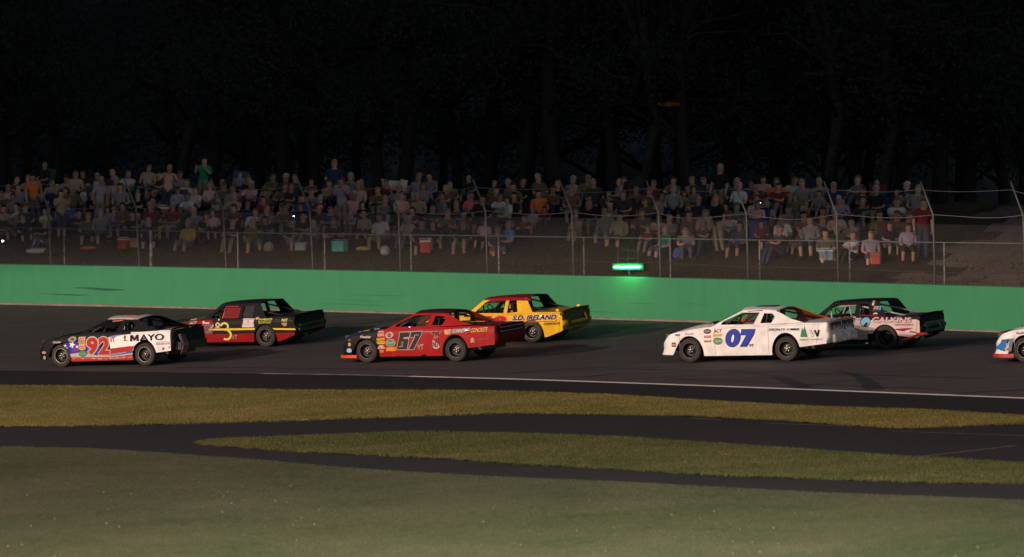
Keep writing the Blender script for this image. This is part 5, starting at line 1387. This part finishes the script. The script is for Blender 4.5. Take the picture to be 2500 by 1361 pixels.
poly(c, 'sticker', zl(Y, [(315, 375), (380, 300), (490, 272), (545, 290), (585, 350), (530, 420), (430, 450), (360, 430)]), (.34, .29, .26), .006); sticker(c, ell(*Y(455, 360), 4.6, 3.4), (.12, .06, .05))
text(c, 'Hoosier', Z(345, 697), Z(445, 690), Z(347, 668), (.58, .52, .46), .02)
nose_spot(c, *Z(240, 802), .075, .035, (.42, .26, .24), .76); nose_spot(c, *Z(245, 865), .045, .05, (.34, .28, .18), .76); nose_spot(c, *Z(170, 735), .025, .03, (.45, .22, .12), .70, 'headlight_cover')
poly(c, 'roof_lettering', [Z(1065, 420), Z(1190, 408), Z(1190, 420), Z(1070, 432)], (.42, .16, .13), .012, True)
MB().box((.82, .0, 1.300), (.50, .42, .012)).build('roof_number', flat((.14, .05, .05)), c.root)
# bent silver bumper corner
bv = []
for k in range(9):
    a = k / 8; 
    for j in range(5):
        b = j / 4; bv.append((-1.02 - .10 * math.sin(math.pi * a * .9), .86 - .34 * b + .02 * math.sin(9 * a), .80 - .52 * a + .03 * math.sin(5 * b)))
mesh_obj('torn_bumper_cover', bv, [(i * 5 + j, i * 5 + j + 1, i * 5 + j + 6, i * 5 + j + 5) for i in range(8) for j in range(4)], M('bare_plastic', (.20, .18, .17), .3, .3, var=.5, scale=5), c.root, smooth=True, solid=.01)
driver(c, 'driver in dark suit and white helmet inside the 92 car', (.03, .03, .03), helm_w)

# --- black and red 43
Z = ztr(390, 710, 5.952); Y = ztr(480, 740, 9.615)
c = build_car('race_car', 'black over red boxy stock car with yellow number 43 and stripe', BOX, (650, 848), 25.3,
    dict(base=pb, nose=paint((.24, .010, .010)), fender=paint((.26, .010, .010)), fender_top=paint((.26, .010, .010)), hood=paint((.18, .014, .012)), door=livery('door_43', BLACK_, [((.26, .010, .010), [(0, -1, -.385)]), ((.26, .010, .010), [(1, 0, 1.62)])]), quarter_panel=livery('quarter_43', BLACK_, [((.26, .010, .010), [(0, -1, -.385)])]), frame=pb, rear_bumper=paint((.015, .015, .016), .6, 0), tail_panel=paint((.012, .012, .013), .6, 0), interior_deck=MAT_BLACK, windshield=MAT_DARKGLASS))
C43 = c; NUMY = (.62, .60, .12)
car_seams(c, (.03, .004, .004))
poly(c, 'stripe', zl(Y, [(390, 605), (1375, 590), (1360, 635), (385, 648)]), (.74, .52, .06), .006); poly(c, 'stripe', zl(Y, [(1775, 592), (2300, 600), (2312, 640), (1830, 632)]), (.74, .52, .06), .006)
poly(c, 'number', zl(Y, [(495, 375), (535, 395), (350, 610), (390, 612), (390, 645), (290, 668), (285, 620)]), NUMY, .009)
def arc(cx, cy, r0, r1, a0, a1, n=14, sx=1.0):
    P = [(cx + sx * r1 * math.cos(a0 + (a1 - a0) * k / n), cy + r1 * math.sin(a0 + (a1 - a0) * k / n)) for k in range(n + 1)]
    return P + [(cx + sx * r0 * math.cos(a1 + (a0 - a1) * k / n), cy + r0 * math.sin(a1 + (a0 - a1) * k / n)) for k in range(n + 1)]
poly(c, 'number', zl(Y, arc(655, 560, 62, 108, math.radians(190), math.radians(400))), NUMY, .012); poly(c, 'number', zl(Y, arc(700, 750, 85, 132, math.radians(-75), math.radians(125))), NUMY, .013); poly(c, 'number', zl(Y, [(690, 630), (760, 570), (765, 640), (650, 660)]), NUMY, .012)
text(c, 'VT', Y(835, 860), Y(955, 850), Y(835, 762), (.42, .35, .28), .0)
poly(c, 'sticker', zl(Y, [(1075, 372), (1355, 368), (1345, 562), (1330, 572), (1085, 578), (1065, 560)]), (.66, .54, .50)); text(c, 'I', Y(1200, 475), Y(1214, 475), Y(1200, 405), (.25, .18, .17), .0, .012)
text(c, '~ ~ ~ ~ ~', Y(1100, 505), Y(1320, 500), Y(1100, 492), (.40, .32, .30), .0, .012)
poly(c, 'sticker', zl(Y, [(1370, 345), (1440, 335), (1445, 385), (1375, 400)]), (.58, .33, .28))
text(c, "Dodgree's", Y(1455, 412), Y(1775, 402), Y(1452, 365), (.55, .58, .05), .05); text(c, 'EXCAVATION', Y(1455, 452), Y(1755, 440), Y(1452, 420), (.48, .50, .05), .02); text(c, '802-479-2627', Y(1455, 488), Y(1750, 478), Y(1452, 458), (.52, .54, .05), .03)
text(c, 'PAT', Y(1995, 440), Y(2130, 438), Y(1995, 375), (.48, .52, .10), .08); poly(c, 'logo', zl(Y, [(1985, 470), (2110, 465), (2118, 510), (2070, 560), (2010, 520)]), (.42, .24, .20))
sticker(c, ell(*Y(495, 515), 5.6, 6.0), (.62, .52, .46)); sticker(c, ell(*Y(495, 515), 2.6, 3.0), (.10, .07, .06)); poly(c, 'sticker', zl(Y, [(430, 575), (550, 570), (558, 590), (430, 595)]), (.5, .42, .38))
poly(c, 'sticker', zl(Y, [(120, 435), (170, 430), (190, 460), (300, 455), (290, 490), (140, 490)]), (.68, .5, .48))
for k, (y0, col) in enumerate([(510, (.20, .24, .36)), (550, (.16, .20, .30)), (590, (.30, .12, .12)), (630, (.24, .15, .15)), (670, (.28, .22, .22)), (700, (.22, .14, .13))]): text(c, ['THUNDER', 'ROAD', 'BARRE', 'VERMONT', 'RACING', 'TEAM'][k] if False else ['HHHHHH', 'HHHH', 'HHHHH', 'HHHHHH', 'HHHHH', 'HHHH'][k], Y(135 + k * 12, y0 + 28), Y(370, y0 + 24), Y(135 + k * 12, y0), col, .05)
text(c, 'Randy', Y(1150, 132), Y(1262, 130), Y(1150, 100), (.62, .52, .45), .03, .006, True); poly(c, 'logo', zl(Y, [(1140, 160), (1250, 150), (1280, 250), (1240, 330), (1180, 335), (1130, 270)]), (.10, .05, .06), .004, True); poly(c, 'star', star(*Y(1205, 245), 6.5), (.62, .56, .52), .008, True)
MB().box((.52, .79, .965), (.30, .012, .36), Matrix.Rotation(.50, 3, 'X')).build('window_panel', MAT_BLACK, c.root)
window_net(c, [(1.30, .82), (.86, .82), (.84, 1.10), (1.22, 1.10)], (.20, .012, .012), 9, 7, .030, inset=.01)
MB().tube([(1.36, .82, .80), (1.26, .72, 1.11), (.86, .72, 1.12)], .020, 6).build('net_frame', M('red_tube', (.42, .02, .025), .4), c.root)
for k in range(5):
    x, z = c.lp(*Y(-105 + k * 26, 300 - k * 4), .5); MB().box((x, .52, c.spec['belt'](x) + .05), (.06, .05, .01)).build('hood_sticker', flat((.55, .50, .40)), c.root)
text(c, 'ACT', Z(425, 492), Z(530, 485), Z(432, 455), (.62, .5, .46), .02)
MB().tube([(-.86, .80, .60), (-1.02, .78, .45)], .014, 6).build('rear_brace', MAT_CHROME, c.root)
driver(c, 'driver in dark suit behind red window net in the 43 car', (.03, .03, .03), helm_k)

# --- yellow and red
Z = ztr(1080, 700, 6.41)
REDR = (.24, .010, .016)
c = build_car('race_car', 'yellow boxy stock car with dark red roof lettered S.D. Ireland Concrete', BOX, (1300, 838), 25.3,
    dict(base=py_, roof=paint(REDR, .25, .5), rear_bumper=paint((.50, .34, .03), .5, .1), tail_panel=paint((.10, .075, .02), .6, 0), deck_lid=paint((.40, .27, .04)), hood=livery('hood_yellow', (.012, .012, .012), [(YEL, [(1, 0, 2.3)])]), fender=livery('fender_yellow', YEL, [((.10, .01, .015), [(-1, 0, -2.0), (0, 1, .72)])]), fender_top=livery('ft_yellow', YEL, [((.012, .012, .012), [(-1, 0, -2.15)])]), spoiler=pb, interior_deck=MAT_BLACK, frame_r=pb))  # deck and tail yellows darkened: their dim light is put into the paint
CSD = c
car_seams(c, (.20, .11, .01))
poly(c, 'roof_trim', [Z(690, 236), Z(770, 190), Z(1050, 176), Z(1370, 186), Z(1384, 222), Z(1050, 220), Z(800, 232)], REDR, .006, True)
outlined(c, 'S.D. IRELAND', Z(1095, 530), Z(1770, 515), Z(1118, 452), (.02, .006, .012), (.70, .55, .48), .035, .09); poly(c, 'stripe', zl(Z, [(1098, 540), (1300, 548), (1500, 545), (1760, 540), (1790, 510), (1800, 520), (1770, 552), (1400, 560), (1098, 552)]), (.50, .12, .05), .008)
text(c, 'CONCRETE', Z(1585, 602), Z(1832, 594), Z(1588, 568), (.03, .02, .01), .02)
outlined(c, '18', Z(640, 640), Z(970, 640), Z(690, 462), (.45, .02, .03), (.62, .22, .14), .06, .11, name='number')
poly(c, 'sticker', zl(Z, [(1095, 370), (1130, 366), (1138, 400), (1100, 405)]), (.40, .10, .08), .006, True)
text(c, 'Jim', Z(1262, 330), Z(1295, 326), Z(1264, 312), (.50, .22, .04), .01, .006, True)
MB().box((.52, .36, .88), (.05, .5, .5)).build('white_headrest_panel', M('seat_panel', (.45, .43, .40), .5), c.root, bevel=.02)
MB().box((-.70, .70, .852), (.10, .06, .07)).build('deck_peg', py_, c.root, bevel=.012); MB().box((-.72, -.62, .86), (.10, .06, .07)).build('deck_peg', py_, c.root, bevel=.012)
MB().tube([(-.97, -.42, .70), (-1.0, -.48, .50)], [.02, .035], 4).build('tail_fin', py_, c.root)
MB().box((-.94, -.1, .68), (.03, 1.1, .12)).build('tail_grille', MAT_BLACK, c.root)
driver(c, 'driver in dark suit and white helmet inside the yellow car', (.03, .03, .03), helm_w)

# --- black and silver Calkins car
Z = ztr(1930, 700, 5.952); Y = ztr(1990, 720, 9.26)
c = build_car('race_car', 'black and silver boxy stock car lettered Calkins Networks with blue globe', BOX, (2163, 854), 25.3,
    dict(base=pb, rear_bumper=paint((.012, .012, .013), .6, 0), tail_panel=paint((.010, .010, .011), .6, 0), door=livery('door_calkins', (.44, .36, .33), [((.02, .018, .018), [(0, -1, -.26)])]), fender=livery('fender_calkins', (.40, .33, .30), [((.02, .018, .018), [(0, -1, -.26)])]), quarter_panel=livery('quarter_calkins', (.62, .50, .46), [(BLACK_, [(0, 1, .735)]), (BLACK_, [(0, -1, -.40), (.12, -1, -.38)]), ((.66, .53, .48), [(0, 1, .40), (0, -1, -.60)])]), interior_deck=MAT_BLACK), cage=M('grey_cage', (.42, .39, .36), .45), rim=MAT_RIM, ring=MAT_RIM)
CCA = c
car_seams(c, (.05, .04, .04))
poly(c, 'stripe', zl(Y, [(980, 470), (1060, 478), (1260, 495), (1700, 520), (2180, 580), (2150, 560), (1250, 470), (1060, 455)]), (.26, .02, .03), .004)
poly(c, 'logo', ell(*Y(1135, 605), 12.6, 13.4, 28), (.012, .012, .018), .006); poly(c, 'logo', ell(*Y(1140, 612), 11.4, 10.4, 24, -.5), (.16, .42, .62), .010); poly(c, 'logo', zl(Y, [(1100, 690), (1150, 630), (1200, 630), (1180, 680), (1130, 720)]), (.012, .012, .02), .014)
outlined(c, 'CALKINS', Y(1285, 628), Y(2165, 635), Y(1290, 510), (.64, .48, .42), (.20, .09, .08), .025, .065); text(c, 'NETWORKS', Y(1800, 697), Y(2215, 697), Y(1803, 662), (.20, .10, .10), .02)
poly(c, 'stripe', zl(Y, [(1800, 772), (2215, 750), (2080, 800), (2450, 890), (2330, 880), (1830, 800)]), (.24, .02, .03), .008)
poly(c, 'stripe', zl(Y, [(2030, 815), (2110, 795), (2150, 830), (2100, 858), (2020, 840)]), (.70, .6, .58), .010)
poly(c, 'number', zl(Y, [(390, 545), (560, 500), (550, 545)]), (.40, .06, .06), .008); poly(c, 'number', zl(Y, [(610, 540), (640, 500), (810, 498), (790, 545)]), (.40, .06, .06), .008); poly(c, 'number', zl(Y, [(840, 510), (905, 495), (880, 560), (860, 560)]), (.66, .5, .46), .010)
text(c, '8', Y(1322, 335), Y(1390, 335), Y(1335, 252), (.66, .20, .05), .05, .006, True); text(c, '0', Y(1395, 335), Y(1440, 335), Y(1400, 252), (.30, .50, .55), .05, .006, True); text(c, '2', Y(1450, 335), Y(1505, 335), Y(1455, 252), (.12, .48, .58), .05, .006, True)
text(c, 'NETWORKS', Y(1318, 372), Y(1500, 372), Y(1320, 352), (.08, .25, .30), .0, .006, True); poly(c, 'sticker', zl(Y, [(1340, 435), (1350, 415), (1400, 395), (1440, 410), (1455, 435)]), (.62, .5, .46), .006, True)
poly(c, 'sticker', ell(*Y(1305, 210), 3.0, 4.2), (.58, .5, .46), .006, True); poly(c, 'sticker', zl(Y, [(1280, 140), (1340, 135), (1345, 170), (1290, 178)]), (.36, .26, .10), .006, True)
MB().tube([(-.98, -.20, .62), (-1.04, -.28, .48)], .016, 6).build('rear_brace', MAT_CHROME, c.root)
MB().box((-.95, -.05, .60), (.03, 1.3, .10)).build('tail_light_bar', M('tail_grey', (.10, .09, .085), .5), c.root)
v = [(-.50, .945, .31), (-1.14, .945, .37), (-.98, .945, .40)]
mesh_obj('side_skirt', [(-.42, .95, .22), (-1.16, .93, .385), (-.95, .95, .42), (-.8, .95, .36)], [(0, 1, 2, 3)], flat((.34, .03, .02)), c.root, solid=.01)
MB().tube([(.44, .8, .15), (.55, .92, .15)], .05, 10).build('exhaust', MAT_CHROME, c.root)
driver(c, 'driver in dark suit and helmet inside the silver and black car', (.03, .03, .03), helm_k)

# --- white and blue car entering at the right edge
Z = ztr(2250, 680, 5.672)
Pfront = hit(2505, 886.5); ph = math.radians(25.5)
rear_px = proj((Pfront[0] + math.cos(ph) * WB, Pfront[1] - math.sin(ph) * WB, g(Pfront[0] + math.cos(ph) * WB, Pfront[1] - math.sin(ph) * WB)))
c = build_car('race_car', 'white stock car with blue corner and red lip at the right edge', AERO, rear_px, 25.5, dict(base=pw, interior_deck=MAT_BLACK), ring=M('bronze_rim_edge', (.40, .27, .16), .35, .8))
CLAST = c
car_seams(c, (.30, .26, .23))
def nose_poly(c, pix, col, lift):
    """paint patch wrapped on the front corner"""
    S = c.spec; e = 2 / S['sq']
    out = []
    V = [Vector(p) for p in pix]; n = len(V); xs0, xs1 = min(p[0] for p in pix), max(p[0] for p in pix); ys0, ys1 = min(p[1] for p in pix), max(p[1] for p in pix)
    E_ = [(i, (i + 1) % n) for i in range(n)]
    def inside(p):
        r = False
        for i in range(n):
            a, b = pix[i], pix[i - 1]
            if (a[1] > p[1]) != (b[1] > p[1]) and p[0] < (b[0] - a[0]) * (p[1] - a[1]) / (b[1] - a[1] + 1e-12) + a[0]: r = not r
        return r
    for gx in np.arange(xs0 + 3, xs1, 5):
        for gyy in np.arange(ys0 + 3, ys1, 5):
            if inside((gx, gyy)): V.append(Vector((gx, gyy)))
    vs, es, fs, *_ = delaunay_2d_cdt(V, E_, [], 1, 1e-5)
    for p in vs:
        best = None
        _, z = c.lp(p.x, p.y, .85)
        for a in np.linspace(0.0, 1.35, 120):
            X = S['xs'] + (S['xn'] - S['xs']) * math.sin(a) ** e; Yv = S['hw'](S['xs']) * math.cos(a) ** e
            w = min(max((z - .19) / (S['belt'](X) - .19), 0), 1); X -= S['nose'](w) * math.sin(a) ** 1.2
            u, _v = proj(c.root.matrix_world @ Vector((X, Yv, z)))
            if best is None or abs(u - p.x) < best[0]: best = (abs(u - p.x), X, Yv, a)
        if p.x > proj(c.root.matrix_world @ Vector((S['xs'], .93, z)))[0]:
            x, z = c.lp(p.x, p.y); out.append((x, c.side_y(x, z) + lift, z)); continue
        _, X, Yv, a = best; out.append((X + lift * math.sin(a) * 1.2, Yv + lift * math.cos(a) * 1.2 + .002, z))
    return mesh_obj('stripe', out, [tuple(f) for f in fs], flat(col), c.root)
nose_poly(c, zl(Z, [(985, 1000), (1115, 848), (1220, 835), (1150, 1008)]), (.03, .03, .035), .006)
nose_poly(c, zl(Z, [(1000, 1000), (1120, 862), (1195, 850), (1150, 1008)]), (.03, .17, .48), .012)
nose_poly(c, zl(Z, [(1225, 835), (1275, 828), (1255, 905), (1250, 1010), (1200, 1010), (1205, 900)]), (.16, .18, .24), .008)
nose_spot(c, *Z(1150, 905), .05, .04, (.50, .08, .07), .85); nose_spot(c, *Z(1185, 912), .055, .05, (.50, .38, .26), .9); nose_spot(c, *Z(1168, 975), .045, .042, (.62, .42, .08), .88)
text(c, 'Hoosier', Z(1308, 775), Z(1430, 768), Z(1310, 740), (.16, .13, .13), .02)
v = []
for a in np.linspace(0, math.pi, 25):
    e = 2 / 3.0; ca = math.cos(a); X = AERO['xs'] - .02 + (AERO['xn'] + .05 - AERO['xs']) * abs(math.sin(a)) ** e; Yv = .93 * math.copysign(abs(ca) ** e, ca); v += [(X, Yv, .125), (X - .008, Yv, .215)]
mesh_obj('splitter', v, [(2 * i, 2 * i + 1, 2 * i + 3, 2 * i + 2) for i in range(24)], M('dark_red_lip', (.36, .02, .02), .45), c.root, solid=.012)


# ------------------------------------------------------------------ trees behind the hill
mat_bark = M('dark_bark', (.011, .011, .012), .9, var=.4, scale=4); mat_birch = ramp_mat('birch_bark', [(.35, (.010, .010, .010)), (.60, (.036, .036, .038))], 2.0, stretch=(1, 1, 4), bump=.2)
mat_leaf = ramp_mat('night_foliage', [(.3, (.036, .044, .040)), (.7, (.050, .060, .056))], .8, bump=0, spec=.1); mat_rusty = M('rusty_leaves', (.30, .12, .05), .9, var=.4, scale=3)
_nt = mat_leaf.node_tree; _b = _nt.nodes['Principled BSDF']; _tl = _nt.nodes.new('ShaderNodeBsdfTranslucent'); _mx = _nt.nodes.new('ShaderNodeMixShader'); _mx.inputs[0].default_value = .5
_nt.links.new(_b.inputs['Base Color'].links[0].from_socket, _tl.inputs[0]); _nt.links.new(_b.outputs[0], _mx.inputs[1]); _nt.links.new(_tl.outputs[0], _mx.inputs[2]); _nt.links.new(_mx.outputs[0], _nt.nodes['Material Output'].inputs[0])
def tree_kit(seed, h, birch=False):
    r = np.random.default_rng(seed); tb = MB(); lim = []
    tr = [(0, 0, 0)]; x = y = 0
    for k in range(1, 9):
        x += r.normal(0, .12); y += r.normal(0, .12); tr.append((x, y, h * k / 8))
    tb.tube(tr, [.20 - .021 * k for k in range(9)], 8)
    if birch: tb.tube([tr[3], (tr[3][0] - .6, tr[3][1], h * .55), (tr[3][0] - 1.0, 0, h * .85)], [.12, .08, .03], 7)
    cents = []
    for k in range(22):
        u = r.uniform(.30, 1.0); b = np.array(tr[min(8, int(u * 8))]); a = r.uniform(0, 6.28); L = (1.05 - u) * h * .34 + .8
        e = b + np.array([math.cos(a) * L, math.sin(a) * L, r.uniform(.2, .9) * L * .6]); m = (b + e) / 2 + np.array([0, 0, .15 * L])
        tb.tube([b, m, e], [.06, .04, .015], 5); cents += [e, m, (e + m) / 2]
    n = 13000; cs = np.array(cents); P = cs[r.integers(0, len(cs), n)] + r.normal(0, .55, (n, 3)) * np.array([1, 1, .7])
    s = r.uniform(.025, .065, n); A = r.normal(0, 1, (n, 3)); A /= np.linalg.norm(A, axis=1)[:, None]; Bv = np.cross(A, r.normal(0, 1, (n, 3))); Bv /= np.linalg.norm(Bv, axis=1)[:, None]
    V = np.stack([P - A * s[:, None], P + Bv * s[:, None] * .6, P + A * s[:, None], P - Bv * s[:, None] * .6], 1).reshape(-1, 3)
    me = bpy.data.meshes.new('crown'); me.from_pydata(V.tolist(), [], [(4 * i, 4 * i + 1, 4 * i + 2, 4 * i + 3) for i in range(n)]); me.materials.append(mat_leaf)
    tm = bpy.data.meshes.new('trunk'); tm.from_pydata(tb.v, [], tb.f); tm.materials.append(mat_birch if birch else mat_bark); tm.shade_smooth()
    return tm, me
kits = [tree_kit(1, 9), tree_kit(2, 11), tree_kit(3, 10), tree_kit(4, 11, True)]
tp = []
for px in np.linspace(-160, 2660, 30): tp.append((px + random.uniform(-30, 30), random.uniform(13.5, 18), random.randrange(3)))
for px in np.linspace(-120, 2620, 20): tp.append((px + random.uniform(-40, 40), random.uniform(20, 32), random.randrange(3)))
tp += [(2035, 12.5, 3), (455, 12.8, 3), (1588, 13, 3), (2170, 13.5, 3)]
tp = [q for q in tp if not (q[1] < 19 and 250 < q[0] < 380)]
tp.sort()
nf = nb_ = nbirch = 0
for px, s, k in tp:
    t, _ = wall_hit(px, 430, s); p = W0 + WT * t + WN * s
    e = empty('birch_tree' if k == 3 else 'leafy_tree', (p[0], p[1], hill_z(t, s) - .1)); e.rotation_euler = (0, 0, random.uniform(0, 6.28)); q = random.uniform(1.1, 1.5) if k != 3 else 1.2; e.scale = (q, q, q)
    if k == 3: nbirch += 1; e.rotation_euler = (0, 0, 0); lab = 'slender pale trunked tree just behind the crowd, %s of four from the left' % ordinal(nbirch)
    elif s < 19: nf += 1; lab = 'dark leafy tree in the near row behind the crowd, %s from the left' % ordinal(nf)
    else: nb_ += 1; lab = 'tall dark tree in the far row of the wood, %s from the left' % ordinal(nb_)
    tag(e, lab, 'tree', 'trees behind the crowd')
    link(bpy.data.objects.new('trunk', kits[k][0]), e)
    if not (k == 3): link(bpy.data.objects.new('crown', kits[k][1]), e)
    else:
        o = link(bpy.data.objects.new('crown', kits[1][1]), e); o.location = (0, 0, 3.2); o.scale = (.6, .6, .7)
# wooded hill far behind, closing the view
fv, ff = [], []
fx = np.linspace(-150, 170, 70); fr_rng = np.random.default_rng(5)
for j, (s, hh) in enumerate([(48, -3.5), (60, 4), (75, 10), (95, 17), (130, 26)]):
    for x in fx:
        p = W0 + WT * x + WN * s; fv.append((p[0] + fr_rng.normal(0, 1), p[1], hh + fr_rng.normal(0, 1.2) * (j > 0)))
nfx = len(fx)
for j in range(4):
    for i in range(nfx - 1): a = j * nfx + i; ff.append((a, a + 1, a + nfx + 1, a + nfx))
tag(mesh_obj('wooded_hill', fv, ff, M('far_wood', (.030, .038, .040), .95, spec=.05, var=.5, scale=.5), smooth=False), kind='structure')
# rust coloured leaf clusters on branch tips
for (px, py, n, sc, lab) in [(1638, 255, 34, .10, 'small cluster of rust coloured leaves high in the dark trees'), (1500, 218, 10, .06, 'tiny pale leaf tuft in the dark trees left of the rusty leaves')]:
    P = Vector(wall_hit(px, py, 12.0)[1]); mb = MB()
    for k in range(n):
        a = Vector((random.gauss(0, .15 if n > 20 else .06), random.gauss(0, .1), random.gauss(0, .035))); b = Vector((random.uniform(.5, 1), 0, random.uniform(-.3, .3))) * sc; w = Vector((0, -.3, random.uniform(.2, .5))) * sc * .6
        mb.add([a - b, a + w, a + b, a - w], [(0, 1, 2, 3)])
    o = mb.build('branch', mat_rusty); o.location = P; tag(o, lab, 'branch')
    MB().tube([(.3, .6, -.5), (.15, .2, -.12), (-.2, 0, 0)], [.02, .015, .008], 5).build('twig', mat_bark, o)
